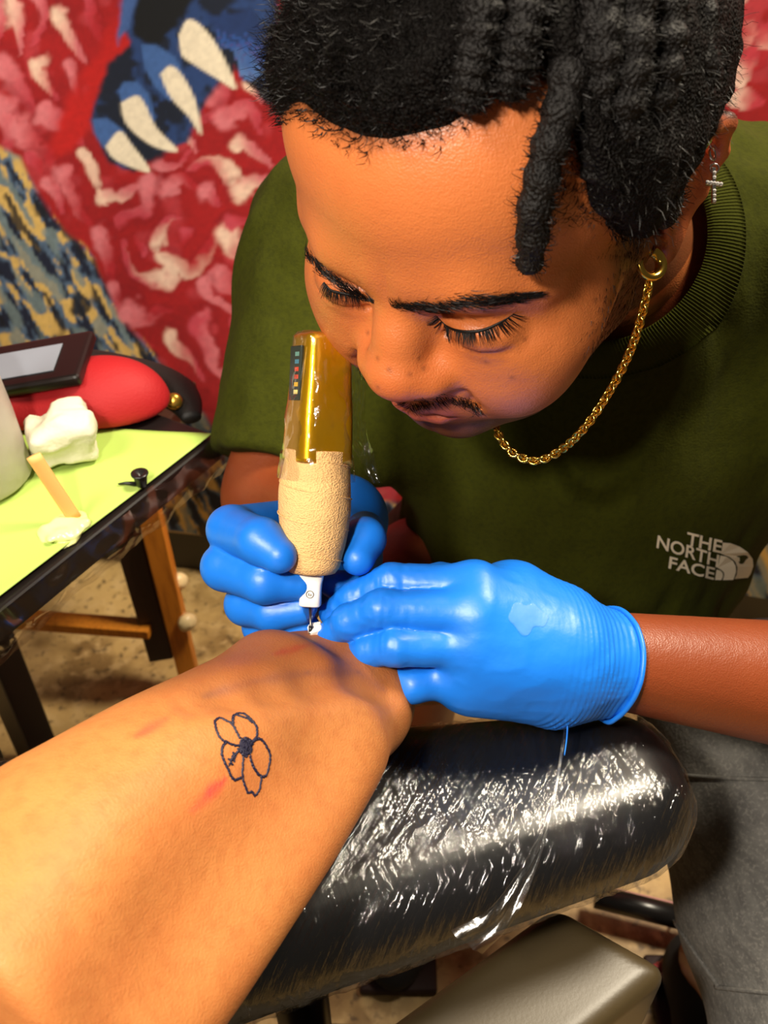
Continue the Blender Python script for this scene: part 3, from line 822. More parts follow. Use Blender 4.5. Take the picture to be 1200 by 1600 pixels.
def f_limb0(P):
    q = P - cen[0].astype(np.float32)
    s = q @ AXI.astype(np.float32)
    cx = np.interp(s, _s, (_c - cen[0]) @ lat); cy = np.interp(s, _s, (_c - cen[0]) @ nor)
    a = np.interp(s, _s, _h[:, 0]); b = np.interp(s, _s, _h[:, 1])
    x = q @ lat.astype(np.float32) - cx; y = q @ nor.astype(np.float32) - cy
    k0 = np.sqrt((x / a) ** 2 + (y / b) ** 2); k1 = np.sqrt((x / a ** 2) ** 2 + (y / b ** 2) ** 2) + 1e-9
    d = k0 * (k0 - 1) / k1
    d = np.where(k0 < 0.2, -0.8 * b, d)
    return smax(smax(d, -s, 0.01), s - _s[-1], 0.035).astype(np.float32)
def f_limb1(P):
    d = f_limb0(P)
    d = smin(d, ell(P, W(466, 1082, 0.452), (0.030, 0.026, 0.024)), 0.022)
    d = smin(d, ell(P, W(562, 1096, 0.452), (0.026, 0.028, 0.024)), 0.022)
    d = smin(d, cone(P, W(530, 1085, 0.478), W(600, 1060, 0.55), 0.030, 0.022), 0.03)
    for k, (x, y, dd) in enumerate(((560, 985, 0.60), (610, 985, 0.615), (655, 1000, 0.60), (690, 1030, 0.58))):
        d = smin(d, cone(P, W(585 + 12 * k, 1050 + 8 * k, 0.55), W(x, y + 50, dd), 0.012, 0.0085), 0.01)
    # muscle belly beside the long hollow
    d = smin(d, cone(P, W(120, 1300, 0.315), W(360, 1140, 0.378), 0.020, 0.012) + 0.006, 0.05)
    return d
_val, _ = march(f_limb1, [(250, 1600), (330, 1500), (400, 1410), (470, 1310), (520, 1230)], 0.15)
_cre, _ = march(f_limb1, [(300, 1098), (350, 1080), (420, 1068), (490, 1062), (560, 1062), (610, 1085)], 0.2)
def f_limb(P):
    d = f_limb1(P)
    d = smax(d, -(chain_sdf(P, _val - nor * -0.012, [0.012, 0.013, 0.013, 0.012, 0.008], 0.01)), 0.045)
    d = smax(d, -(chain_sdf(P, _cre + nor * 0.0025, [0.002, 0.004, 0.0042, 0.004, 0.004, 0.002], 0.01)), 0.012)
    return d
lo = np.minimum(cen.min(0), W(690, 985, 0.61)) - 0.12; hi = np.maximum(cen.max(0), W(690, 985, 0.61)) + 0.10
V, Q = sdf_arrays(f_limb, lo, hi, 0.0016)
pxl, _ = project(V)
base = np.tile(np.array(srgb(174, 110, 58)), (len(V), 1))
def blend(c, w, col): c[:] = c * (1 - w[:, None]) + np.array(col) * w[:, None]
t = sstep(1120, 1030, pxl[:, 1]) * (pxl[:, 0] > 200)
blend(base, t * 0.6, srgb(138, 76, 42))  # browner wrist skin, with shade from the hands partly painted in
n = vnoise(V, 40)
blend(base, np.clip(n, 0, 1) * 0.25, srgb(168, 90, 42))
def streak(c, a, b, w, col, amt):
    a = np.array(a, float); b = np.array(b, float); ab = b - a
    tt = np.clip(((pxl - a) @ ab) / (ab @ ab), 0, 1)
    dd = np.hypot(*(pxl - a - tt[:, None] * ab).T) / (w * (0.35 + 0.65 * np.sin(np.pi * np.clip(tt * 0.9 + 0.05, 0, 1))))
    front = ((V - cen.mean(0)) @ nor > -0.02)
    blend(c, np.exp(-dd ** 2) * amt * front * (0.75 + 0.25 * vnoise(V, 300)), col)
streak(base, (300, 1268), (352, 1218), 9, srgb(206, 44, 52), 0.85)
streak(base, (322, 1244), (345, 1224), 9, srgb(206, 24, 60), 0.8)
streak(base, (212, 1150), (262, 1122), 9, srgb(190, 50, 44), 0.75)
streak(base, (430, 1022), (480, 1008), 7, srgb(150, 36, 30), 0.7)
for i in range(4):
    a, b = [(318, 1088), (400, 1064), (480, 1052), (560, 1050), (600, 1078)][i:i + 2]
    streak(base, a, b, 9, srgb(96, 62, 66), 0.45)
M_skin2 = mat('tan_skin', (0.5, 0.3, 0.1), 0.58, attr=True, sss=0.15, spec=0.3, bump=[('voronoi', 1100, 0.3, 0.0005, O1), ('noise', 60, 0.12, 0.002, O1), ('noise', 300, 0.15, 0.0006, (3, 1, 1), 0.9)],
              var=[(180, srgb(150, 84, 40), 0.35, O1, 0.45, 0.7), (30, srgb(168, 92, 48), 0.3, O1, 0.45, 0.7)])
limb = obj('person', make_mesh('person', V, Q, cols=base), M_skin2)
tag(limb, "bare forearm of the person being tattooed, flower outline on its skin", 'person')
# flower line tattoo: inked lines lying in the skin, drawn in photograph points of the flower and laid onto the arm
def ink_lines(lines, f, r, lift=0.00005):
    mb = MB()
    for pts, w in lines:
        k = max(8, len(pts) * 7)
        px_ = spline(np.array(pts, float), k)
        px_ = px_ + rng.normal(0, 0.35, px_.shape)
        H, _ = march(f, px_, 0.2, lift=lift)
        mb.tube(H, r * w * (1 + 0.2 * np.sin(np.arange(k) * 1.7 + rng.random() * 6)), 6, flat=0.6)
    return mb
def Z(x, y): return (290 + x * 170 / 1200.0, 1080 + y * 170 / 1200.0)
FL = [([Z(600, 520), (Z(560, 450)), Z(520, 370), Z(450, 325), Z(380, 292), Z(325, 330), Z(335, 400), Z(355, 470), Z(410, 540), Z(450, 555), Z(520, 590), Z(600, 600)], 1.0),
      ([Z(520, 370), Z(520, 300), Z(545, 258), Z(630, 245), Z(700, 290), Z(770, 370), Z(790, 430), Z(780, 510), Z(720, 570)], 1.15),
      ([Z(560, 262), Z(620, 280), Z(680, 300), Z(740, 350)], 1.0),
      ([Z(720, 570), Z(770, 535), Z(830, 530), Z(890, 600), Z(930, 700), Z(925, 800), Z(890, 930), Z(830, 935), Z(770, 870), Z(735, 800), Z(710, 710)], 1.15),
      ([Z(640, 700), Z(632, 800), Z(628, 930), Z(650, 1030), Z(690, 1120), Z(730, 1110), Z(770, 1150), Z(815, 1085), Z(830, 1000), Z(838, 935)], 1.0),
      ([Z(450, 560), Z(410, 600), Z(398, 680), Z(425, 770), Z(470, 860), Z(495, 920), Z(545, 980), Z(610, 955)], 1.05),
      ([Z(600, 645), Z(560, 680), Z(520, 730), Z(500, 770), Z(520, 820)], 1.0)]
for k in range(14):
    tt = k / 13; x = 595 - 95 * tt; y = 650 + 130 * tt
    FL.append(([Z(x, y), Z(x + random.uniform(-45, 30), y + random.uniform(-30, 55))], 0.75))
for k in range(34):
    a = k / 34 * 2 * math.pi; rr = random.uniform(0.75, 1.25)
    FL.append(([Z(665, 620), Z(665 + 28 * math.cos(a), 620 + 45 * math.sin(a)), Z(665 + 66 * rr * math.cos(a), 620 + 100 * rr * math.sin(a))], 1.5))
M_ink = mat('ink_blue', srgb(10, 7, 40), 0.6)
ink_lines(FL, f_limb, 0.00052).build('flower_tattoo', M_ink, limb)

# ------------------------------------------------------------------ tattoo machine
mb_ = W(487, 893, 0.447); mt_ = W(504, 527, 0.435)
mw = unit(mt_ - mb_); mu = unit(RT - mw * (RT @ mw)); mv = np.cross(mw, mu)
if mv @ FW > 0: mv = -mv
MLEN = np.linalg.norm(mt_ - mb_)
mach = empty('tattoo_machine', tuple(W(485, 988, 0.448))); tag(mach, 'gold tattoo pen machine with tan wrapped grip held in the gloved hand', 'tattoo machine')
M_gold = mat('gold_anodised', srgb(206, 152, 8), 0.28, metal=0.75, bump=[('noise', 60, 0.25, 0.003, (1, 1, 0.4))], coat=0.4)
M_crepe = mat('tan_crepe', srgb(222, 176, 116), 0.85, bump=[('voronoi', 1100, 0.8, 0.0008, (1, 1, 1.6)), ('noise', 500, 0.4, 0.0008, O1)])
th = math.radians(-30); au_ = math.cos(th) * mu + math.sin(th) * mv; av_ = -math.sin(th) * mu + math.cos(th) * mv
m1 = MB(); hs = np.linspace(0.055, MLEN, 30); rs = np.interp(hs, [0.055, 0.075, 0.093, MLEN], [0.0146, 0.0140, 0.0128, 0.0118])
prof = [(0.055, 0.0)] + list(zip(hs, rs)) + [(MLEN + 0.0015, rs[-1] - 0.002), (MLEN + 0.002, 0.0)]
m1.lathe(prof, mb_, (au_, av_, mw), 64, sq=[0.5] * len(prof)); gb = m1.build('gold_body', M_gold, mach)
V_ = [];
hs = np.linspace(0, 0.0605, 50); rs = np.interp(hs, [0, 0.003, 0.0137, 0.03, 0.0423, 0.050, 0.055, 0.0605], [0.0122, 0.0142, 0.0166, 0.0182, 0.0182, 0.0172, 0.0164, 0.0163])
prof = [(0.001, 0.0)] + list(zip(hs, rs)) + [(0.0608, 0.0150), (0.0600, 0.012)]
m1 = MB(); m1.lathe(prof, mb_, (mu, mv, mw), 72)
m1.V[0] = m1.V[0] + (vnoise(m1.V[0], 120) * 0.0004 + vnoise(m1.V[0], 40) * 0.0006)[:, None] * grad(lambda P: cone(P, mb_, mt_, 0.01, 0.01), m1.V[0])
m1.build('grip_wrap', M_crepe, mach)
# windings of the crepe bandage: slightly raised spiral edges
m1 = MB()
tt = np.linspace(0, 1, 160); hh = 0.006 + 0.05 * tt; an = tt * 2 * math.pi * 3.2
rr = np.interp(hh, [0, 0.003, 0.0137, 0.03, 0.0423, 0.050, 0.055, 0.0605], [0.0122, 0.0142, 0.0166, 0.0182, 0.0182, 0.0172, 0.0164, 0.0163])
sp = mb_ + hh[:, None] * mw + (rr - 0.0001)[:, None] * (np.cos(an)[:, None] * mu + np.sin(an)[:, None] * mv)
m1.tube(sp, 0.0004, 6); m1.build('wrap_edge', M_crepe, mach)
M_whitep = mat('white_gloss_plastic', srgb(238, 234, 228), 0.3)
prof = [(0.004, 0.0065), (-0.001, 0.0064), (-0.006, 0.0055), (-0.010, 0.0053), (-0.0165, 0.0055), (-0.0172, 0.0048), (-0.0172, 0.0)]
m1 = MB(); m1.lathe(prof, mb_, (mu, mv, mw), 40, sq=[0.4] * 7); cart = m1.build('cartridge', M_whitep, mach)
ec = mb_ - mw * 0.0105 + mv * 0.0057
an = np.linspace(0, 2 * math.pi, 25)
m1 = MB(); m1.tube(ec + 0.0018 * (np.cos(an)[:, None] * mu + np.sin(an)[:, None] * mw), 0.0002, 6, cap=False)
m1.tube([ec - mu * 0.0006 + mw * 0.0006, ec - mu * 0.0006 - mw * 0.0006, ec + mu * 0.0006 - mw * 0.0006, ec + mu * 0.0006, ec], 0.0002, 6)
m1.build('emblem', mat('grey_print', srgb(120, 112, 104), 0.5), cart)
m1 = MB(); m1.lathe([(-0.017, 0.0044), (-0.020, 0.0036), (-0.024, 0.0016), (-0.0255, 0.0012)], mb_, (mu, mv, mw), 24)
M_clear = film_mat('clear_tip', 0.12, 0.1, [('noise', 100, 0.05, 0.001, O1)], (0.85, 0.85, 0.85))
m1.build('clear_tip', M_clear, mach)
tip = W(485, 992, 0.4465)
m1 = MB(); m1.tube([mb_ - mw * 0.018, tip + mw * 0.004, tip], [0.0007, 0.0006, 0.0002], 8); m1.build('needle', mat('needle_steel', srgb(120, 112, 104), 0.3, metal=0.9), mach)
m1 = MB(); m1.tube([tip + mw * 0.0045, tip + mw * 0.0005], [0.0011, 0.0009], 8); m1.build('inked_tip', M_pb, mach)
# dark display panel on the left face of the gold body
pn = -(au_)                                   # outward normal of the left face
hm = (0.083 + MLEN - 0.004) / 2
ctrp = mb_ + mw * hm + pn * 0.0132
m1 = MB(); m1.box(ctrp, np.array([av_, mw, pn]), (0.0062, 0.0130, 0.0007), 0.0005); dp = m1.build('display_panel', mat('dark_screen', srgb(30, 40, 34), 0.25), mach, False)
for k in range(6):
    col = [srgb(90, 130, 120), srgb(60, 110, 130), srgb(190, 60, 40), srgb(190, 70, 50), srgb(190, 150, 50), srgb(220, 200, 120)][k]
    m1 = MB(); m1.box(ctrp + mw * (0.009 - 0.0036 * k) + av_ * 0.002 + pn * 0.0007, np.array([av_, mw, pn]), (0.0022, 0.0010, 0.0001)); m1.build('readout_mark', mat('readout_%d' % k, col, 0.4), dp, False)
# cling film round the gold body and its loose tail
hs = np.linspace(0.046, MLEN + 0.002, 70)
rs = np.interp(hs, [0.046, 0.058, 0.06, 0.09, MLEN, MLEN + 0.002], [0.0176, 0.0168, 0.0158, 0.0142, 0.0131, 0.0112])
m1 = MB(); m1.lathe(list(zip(hs, rs)), mb_, (au_, av_, mw), 90, sq=[0.12] * 70)
nn_ = grad(lambda P: cone(P, mb_, mt_, 0.01, 0.01), m1.V[0])
m1.V[0] = m1.V[0] + (vnoise(m1.V[0], 110) * 0.0012 + vnoise(m1.V[0] * [1, 1, 0.5] + 4, 260) * 0.0005 + 0.0004)[:, None] * nn_
M_mfilm = film_mat('machine_film', 0.03, 0.12, [('ridge', 130, 1.0, 0.0006, O1), ('noise', 300, 0.8, 0.0003, O1)])
m1.build('cling_film', M_mfilm, mach)
tail = spline([W(545, 540, 0.437), W(556, 600, 0.448), W(556, 660, 0.455), W(570, 710, 0.458), W(590, 755, 0.46)], 50)
fv = []
for i, p in enumerate(tail):
    t = i / 49; wd = 0.0035 + 0.003 * math.sin(t * 3.1)
    for j in range(9):
        s_ = j / 8 - 0.5
        fv.append(p + RT * s_ * 2 * wd * 0.8 + FW * (0.003 * math.sin(j * 1.9 + i * 0.25) + s_ * 0.004))
fv = np.array(fv); fv += (vnoise(fv, 160) * 0.002)[:, None] * np.array([0.5, -0.5, 0.5])
I = np.arange(50 * 9).reshape(50, 9); Q = np.stack([I[:-1, :-1], I[1:, :-1], I[1:, 1:], I[:-1, 1:]], -1).reshape(-1, 4)
obj('film_tail', make_mesh('film_tail', fv, Q), film_mat('tail_film', 0.08, 0.12, [('ridge', 140, 0.7, 0.0004, O1)]), mach)
# ------------------------------------------------------------------ the tattooist: head in its own frame (x his left, y front, z up)
HR = np.array([[0.8601, -0.4816, -0.1683], [-0.3679, -0.8140, 0.4494], [-0.3534, -0.3246, -0.8773]])
HT = np.array([0.0539, 0.1536, 0.4122])
HM = BC @ HR                                  # head frame -> world
HO = CAM + BC @ HT
def to_head(P): return ((P - HO.astype(np.float32)) @ HM.astype(np.float32)).astype(np.float32)
def to_world(p): return np.asarray(p) @ HM.T + HO
NB = np.array([0.136, 0.538, 0.866])          # where the neck enters the collar (world)
nb = (NB - HO) @ HM
EYE = np.array([0.0325, 0.0805, 0.0075])
def f_head_c(p, ear=True):
    P = p.copy(); P[:, 0] = np.abs(P[:, 0])   # symmetric features
    d = ell(P, (0, -0.010, 0.045), (0.0765, 0.097, 0.088))
    d = smin(d, ell(P, (0, 0.030, 0.058), (0.067, 0.063, 0.056)), 0.03)
    d = smin(d, ell(P, (0, 0.042, -0.018), (0.060, 0.053, 0.060)), 0.025)
    d = smin(d, ell(P, (0, 0.034, -0.052), (0.046, 0.050, 0.040)), 0.025)
    d = smin(d, chain_sdf(P, [(0.058, 0.002, -0.020), (0.052, 0.006, -0.054), (0.030, 0.050, -0.078), (0.008, 0.070, -0.086)], [0.013, 0.013, 0.013, 0.013], 0.01), 0.03)
    d = smin(d, sph(P, (0, 0.070, -0.080), 0.0145), 0.02)
    # cheekbone and cheek
    d = smin(d, ell(P, (0.047, 0.054, -0.012), (0.022, 0.030, 0.020)), 0.025)
    d = smin(d, ell(P, (0.037, 0.066, -0.034), (0.024, 0.026, 0.026)), 0.022)
    # brow ridge
    d = smin(d, chain_sdf(P, [(0.008, 0.0855, 0.030), (0.030, 0.0830, 0.0310), (0.050, 0.0680, 0.0275)], [0.0085, 0.0080, 0.0070], 0.01), 0.018)
    # eye socket, closed lid
    d = smax(d, -ell(P, EYE + [0.000, 0.0225, 0.002], (0.0185, 0.013, 0.0120)), 0.012)
    lid = ell(P, EYE + [0.0, 0.0, 0.0], (0.0165, 0.0150, 0.0125))
    d = smin(d, lid, 0.004)
    d = smin(d, ell(P, EYE + [0.0, -0.002, -0.012], (0.0180, 0.0120, 0.0080)), 0.012)
    d = smin(d, ell(P, (0.029, 0.0755, -0.023), (0.016, 0.0145, 0.017)), 0.014)
    # crease above and slit below the lid
    for zc, yy, rr in ((0.0095, 0.0125, 0.0011), (-0.0052, 0.0150, 0.0011)):
        arc = [EYE + [x, yy - 26 * x * x - (0.0 if zc > 0 else 0), zc - (14 if zc > 0 else -4) * x * x] for x in (-0.015, -0.0075, 0, 0.0075, 0.015)]
        d = smax(d, -chain_sdf(P, arc, [rr] * 5, 0.002), 0.0028)
    # nose
    nd = chain_sdf(P, [(0, 0.0860, 0.022), (0, 0.0960, 0.002), (0, 0.1035, -0.012)], [0.0095, 0.0105, 0.0125], 0.008)
    nd = smin(nd, ell(P, (0, 0.1030, -0.0160), (0.0155, 0.0140, 0.0120)), 0.008)
    nd = smin(nd, ell(P, (0.0145, 0.0970, -0.0190), (0.0092, 0.0120, 0.0092)), 0.007)
    nd = smax(nd, -ell(P, (0.0080, 0.0990, -0.0305), (0.0045, 0.0065, 0.0040)), 0.003)
    d = smin(d, nd, 0.008)
    # mouth
    d = smin(d, ell(P, (0, 0.0810, -0.046), (0.030, 0.0170, 0.022)), 0.014)
    d = smin(d, chain_sdf(P, [(0.0, 0.0975, -0.0465), (0.0045, 0.0980, -0.0455), (0.014, 0.0940, -0.0485), (0.024, 0.0850, -0.0520)], [0.0050, 0.0050, 0.0042, 0.0020], 0.004), 0.004)
    d = smin(d, chain_sdf(P, [(0.0, 0.0960, -0.0570), (0.010, 0.0935, -0.0565), (0.023, 0.0845, -0.0530)], [0.0062, 0.0056, 0.0022], 0.004), 0.003)
    d = smax(d, -chain_sdf(P, [(0.0, 0.1035, -0.0515), (0.012, 0.0990, -0.0520), (0.026, 0.0880, -0.0530)], [0.0012, 0.0012, 0.0010], 0.002), 0.003)
    # fold from nose to mouth corner
    d = smax(d, -chain_sdf(P, [(0.0275, 0.0960, -0.0280), (0.0300, 0.0940, -0.0360), (0.0325, 0.0890, -0.0460)], [0.0003, 0.0008, 0.0004], 0.004), 0.007)
    if not ear: return d
    # ear
    e0 = np.array([0.073, -0.008, 0.002])
    hel = [(0.000, 0.006, 0.002), (0.003, 0.010, 0.016), (0.008, 0.004, 0.030), (0.012, -0.010, 0.035), (0.015, -0.023, 0.026), (0.014, -0.027, 0.008), (0.010, -0.020, -0.010), (0.005, -0.008, -0.022)]
    ed = chain_sdf(P, [e0 + h for h in hel], [0.0030, 0.0034, 0.0036, 0.0038, 0.0038, 0.0034, 0.0032, 0.0032], 0.004)
    ed = smin(ed, ell(P, e0 + [0.005, -0.008, 0.005], (0.0045, 0.018, 0.028)), 0.006)
    ed = smin(ed, ell(P, e0 + [0.0045, -0.003, -0.0285], (0.0046, 0.0085, 0.0105)), 0.008)
    ed = smax(ed, -ell(P, e0 + [0.012, -0.004, 0.002], (0.007, 0.009, 0.013)), 0.005)
    d = smin(d, ed, 0.005)
    # neck (not mirrored)
    nk = cone(p, (0, -0.030, -0.030), nb * 0.55 + np.array([0, -0.03, -0.03]) * 0.45, 0.052, 0.051)
    nk = smin(nk, cone(p, nb * 0.55 + np.array([0, -0.03, -0.03]) * 0.45, nb + 0.25 * (nb - np.array([0, -0.03, -0.03])), 0.051, 0.058), 0.02)
    return smin(d, nk, 0.022)
def f_head(P): return f_head_c(to_head(P))
V, Q = sdf_arrays(f_head_c, (-0.105, -0.125, -0.20), (0.125, 0.130, 0.145), 0.00125, flip=True)
HV = V                                        # head-frame vertices
# ---- hairline from temple to forehead, as elevation over azimuth
HC = np.array([0, -0.005, 0.03])
hl_px = [(436, 150), (468, 184), (505, 212), (560, 236), (600, 240), (650, 230), (700, 218), (738, 190), (770, 160), (810, 122), (850, 132), (888, 190), (910, 270), (922, 335), (942, 350), (966, 374)]
Hh, _ = march(f_head, hl_px, 0.15)
hp = (Hh - HO) @ HM - HC
az = np.arctan2(hp[:, 0], hp[:, 1]); el = np.arctan2(hp[:, 2], np.hypot(hp[:, 0], hp[:, 1]))
o_ = np.argsort(az); az, el = az[o_], el[o_]
def hairline(q):
    q = q - HC
    a = np.arctan2(q[:, 0], q[:, 1]); e = np.arctan2(q[:, 2], np.hypot(q[:, 0], q[:, 1]))
    lim = np.interp(a, np.concatenate([[-3.2, -2.4, -2.0, -1.75, -1.45], az, [1.45, 1.75, 2.0, 2.4, 3.2]]), np.concatenate([[-0.75, -0.7, -0.2, 0.05, 0.0], el, [0.0, 0.05, -0.2, -0.7, -0.75]]))
    return e - lim                            # > 0 on the scalp
hd = hairline(V)
scalp = sstep(-0.03, 0.10, hd)
# ---- complexion
skin = np.tile(np.array(srgb(180, 100, 50)), (len(V), 1))
n = vnoise(V, 55) * 0.5 + vnoise(V, 140) * 0.3
blend(skin, np.clip(n, 0, 1) * 0.35, srgb(160, 72, 34))
ax_ = np.abs(V[:, 0])
lips = np.exp(-((np.abs(V[:, 2] + 0.0515) / 0.0085) ** 4)) * (ax_ < 0.026) * sstep(0.082, 0.088, V[:, 1]) * sstep(0.026, 0.018, ax_)
blend(skin, lips * 0.8, srgb(142, 62, 52))
beard = sstep(0.050, 0.068, -V[:, 2] - 0.25 * (V[:, 1] - 0.06) + 0.012 * vnoise(V, 60)) * (V[:, 2] > -0.13)
beard = np.maximum(beard, sstep(0.058, 0.068, ax_) * sstep(0.045, 0.02, V[:, 1]) * (V[:, 1] > -0.012) * sstep(-0.085, -0.07, V[:, 2]) * sstep(0.03, 0.01, V[:, 2]))
blend(skin, np.clip(beard, 0, 1) * (1 - lips) * 0.70, srgb(52, 26, 14))
eyes = np.exp(-(((ax_ - 0.032) / 0.018) ** 2 + ((V[:, 2] - 0.008) / 0.013) ** 2)) * (V[:, 1] > 0.06)
blend(skin, eyes * 0.35, srgb(130, 66, 34))
blend(skin, np.exp(-((ax_ / 0.02) ** 2 + ((V[:, 2] + 0.018) / 0.014) ** 2)) * (V[:, 1] > 0.085) * 0.35, srgb(190, 84, 44))
ear_w = sstep(0.072, 0.078, ax_) * (V[:, 2] > -0.05) * (V[:, 2] < 0.045)
blend(skin, ear_w * 0.4, srgb(196, 96, 62))
for mx, my in ((575, 545), (590, 560), (608, 578), (640, 585), (655, 560), (760, 566), (800, 590), (735, 640), (820, 530), (590, 605), (560, 440), (930, 470), (662, 575), (575, 520)):
    h, _ = march(f_head, [(mx, my)], 0.2); h = (h[0] - HO) @ HM
    blend(skin, np.exp(-(((V - h) ** 2).sum(1) / 0.0011 ** 2)) * 0.55, srgb(70, 28, 14))
blend(skin, scalp * 0.93, srgb(18, 12, 9))
headV = to_world(V); headQ = Q

# ------------------------------------------------------------------ torso, arms (world)
RS = np.array([-0.040, 0.680, 0.815]); LS = np.array([0.345, 0.610, 0.850])
RE = W(436, 775, 0.690); LE = np.array([0.345, 0.345, 0.655])
RWR = W(535, 812, 0.592); LWR = W(905, 1024, 0.468)
neck_dir = unit((NB - to_world(np.array([[0, -0.03, -0.03]]))[0]))
def f_torso(P):
    d = ell(P, (0.180, 0.620, 0.700), (0.172, 0.135, 0.215))
    d = smin(d, ell(P, (0.185, 0.660, 0.500), (0.165, 0.150, 0.160)), 0.08)
    d = smin(d, ell(P, (0.160, 0.700, 0.790), (0.160, 0.110, 0.120)), 0.06)
    d = smin(d, cone(P, NB + [0, 0.03, -0.030], RS, 0.075, 0.055), 0.05)
    d = smin(d, cone(P, NB + [0, 0.03, -0.025], LS, 0.075, 0.062), 0.05)
    return d
def f_arms(P):
    d = cone(P, LE, LWR, 0.047, 0.0235)
    d = smin(d, cone(P, LS, LE, 0.055, 0.046), 0.02)
    d = np.minimum(d, smin(cone(P, RS, RE, 0.050, 0.040), cone(P, RE, RWR, 0.039, 0.025), 0.02))
    return d
hemR = RS + (RE - RS) * 0.90; hemL = LS + (LE - LS) * 0.62
def folds(P):
    a = vnoise(P * np.array([1, 1, 0.45], np.float32), 22) * 0.006 + vnoise(P * np.array([1.3, 1, 0.5], np.float32) + 7, 48) * 0.0028
    lg = W(1100, 870, 0.63).astype(np.float32)
    return a * (0.25 + 0.75 * sstep(0.03, 0.09, np.sqrt(((P - lg) ** 2).sum(1))))
def f_shirt(P):
    d = f_torso(P)
    s = smin(cone(P, RS, hemR, 0.062, 0.063), cone(P, LS, hemL, 0.072, 0.072), 0.001)
    ud = unit(RE - RS).astype(np.float32)
    s = smax(s, (P - hemR.astype(np.float32)) @ ud * (P[:, 0] < 0.12), 0.006)
    d = smin(d, cone(P, RS + [0.02, 0, -0.02], (0.035, 0.60, 0.715), 0.06, 0.066), 0.05)
    d = smin(d, s, 0.04) - folds(P)
    # neck opening
    q = (P - NB.astype(np.float32)); t = q @ neck_dir.astype(np.float32)
    rad = np.sqrt(np.maximum((q * q).sum(1) - t * t, 0))
    hole = np.maximum(rad - 0.063, t - 0.02)
    d = smax(d, -hole, 0.006)
    return smax(d, 0.42 - P[:, 2], 0.01)
def f_body(P):
    d = f_torso(P) + 0.016
    d = smin(d, cone(P, NB + neck_dir * 0.02, NB + neck_dir * 0.12, 0.05, 0.07), 0.02)
    return smin(d, f_arms(P), 0.004)
lo = np.array([-0.20, 0.20, 0.40]); hi = np.array([0.47, 0.86, 0.98])
V2, Q2 = sdf_arrays(f_body, lo, hi, 0.0032)
c2 = np.tile(np.array(srgb(124, 56, 24)), (len(V2), 1)); blend(c2, np.clip(vnoise(V2, 40), 0, 1) * 0.3, srgb(96, 40, 18))  # arms and body darker than the face: weaker light painted into the skin
M_skin = mat('brown_skin', (0.4, 0.2, 0.1), 0.44, attr=True, sss=0.10, spec=0.6, bump=[('voronoi', 1300, 0.35, 0.0005, O1), ('noise', 260, 0.2, 0.001, O1)])
Vp = np.concatenate([headV, V2]); Qp = np.concatenate([headQ, Q2 + len(headV)])
person = obj('person', make_mesh('person', Vp, Qp, cols=np.concatenate([skin, c2])), M_skin)
tag(person, 'person in olive t-shirt and blue gloves bending over the arm to tattoo it', 'person')

# ---- t-shirt
V, Q = sdf_arrays(f_shirt, lo, hi, 0.0034)
M_shirt = mat('olive_jersey', srgb(52, 55, 4), 0.95, spec=0.15, bump=[('noise', 700, 0.35, 0.0012, O1), ('noise', 14, 0.5, 0.014, (1.2, 1, 0.45))], sheen=0.0,
              var=[(260, srgb(40, 43, 4), 0.5, O1, 0.45, 0.65)])
shirt = obj('t_shirt', make_mesh('t_shirt', V, Q), M_shirt, person)
# ribbed collar band laid on the shirt round the neck
cu = unit(np.cross(neck_dir, [0, 0, 1])); cv = np.cross(neck_dir, cu)
an = np.linspace(0, 2 * np.pi, 241)
rows = []
for j in range(7):
    r = 0.0645 + 0.019 * j / 6
    base_ = NB[None] + r * (np.cos(an)[:, None] * cu + np.sin(an)[:, None] * cv)
    p = base_ - neck_dir * 0.09
    for _ in range(60):
        v = f_shirt(p.astype(np.float32)) - 0.0022 * math.sin(math.pi * (j + 0.35) / 6.4) - 0.0006
        p = p + neck_dir * np.clip(v, -0.01, 0.01)[:, None] * 0.6
    p = base_ + neck_dir * ((p - base_) @ neck_dir)[:, None]
    rows.append(p)
I = np.arange(241 * 7).reshape(7, 241)
Q = np.stack([I[:-1, :-1], I[1:, :-1], I[1:, 1:], I[:-1, 1:]], -1).reshape(-1, 4)
CVv = np.concatenate(rows)
ins = CVv + neck_dir * 0.003
k = len(CVv)
R1 = np.stack([I[0, :-1], I[0, 1:], I[0, 1:] + k, I[0, :-1] + k], 1); R2 = np.stack([I[-1, :-1], I[-1, 1:], I[-1, 1:] + k, I[-1, :-1] + k], 1)
M_rib = mat('olive_rib', srgb(54, 57, 5), 0.95, spec=0.15, bump=[('noise', 500, 0.5, 0.0012, O1)])
collar = obj('collar', make_mesh('collar', np.concatenate([CVv, ins]), np.concatenate([Q, Q[:, ::-1] + k, R1, R2])), M_rib, shirt)
# fine ribs of the collar
mb = MB()
for a in range(0, 240, 1):
    pr = np.stack([rows[j][a] for j in range(7)]) - neck_dir * 0.0002
    mb.tube(pr, 0.00035, 4, cap=False)
mb.build('rib_stitches', M_rib, shirt)
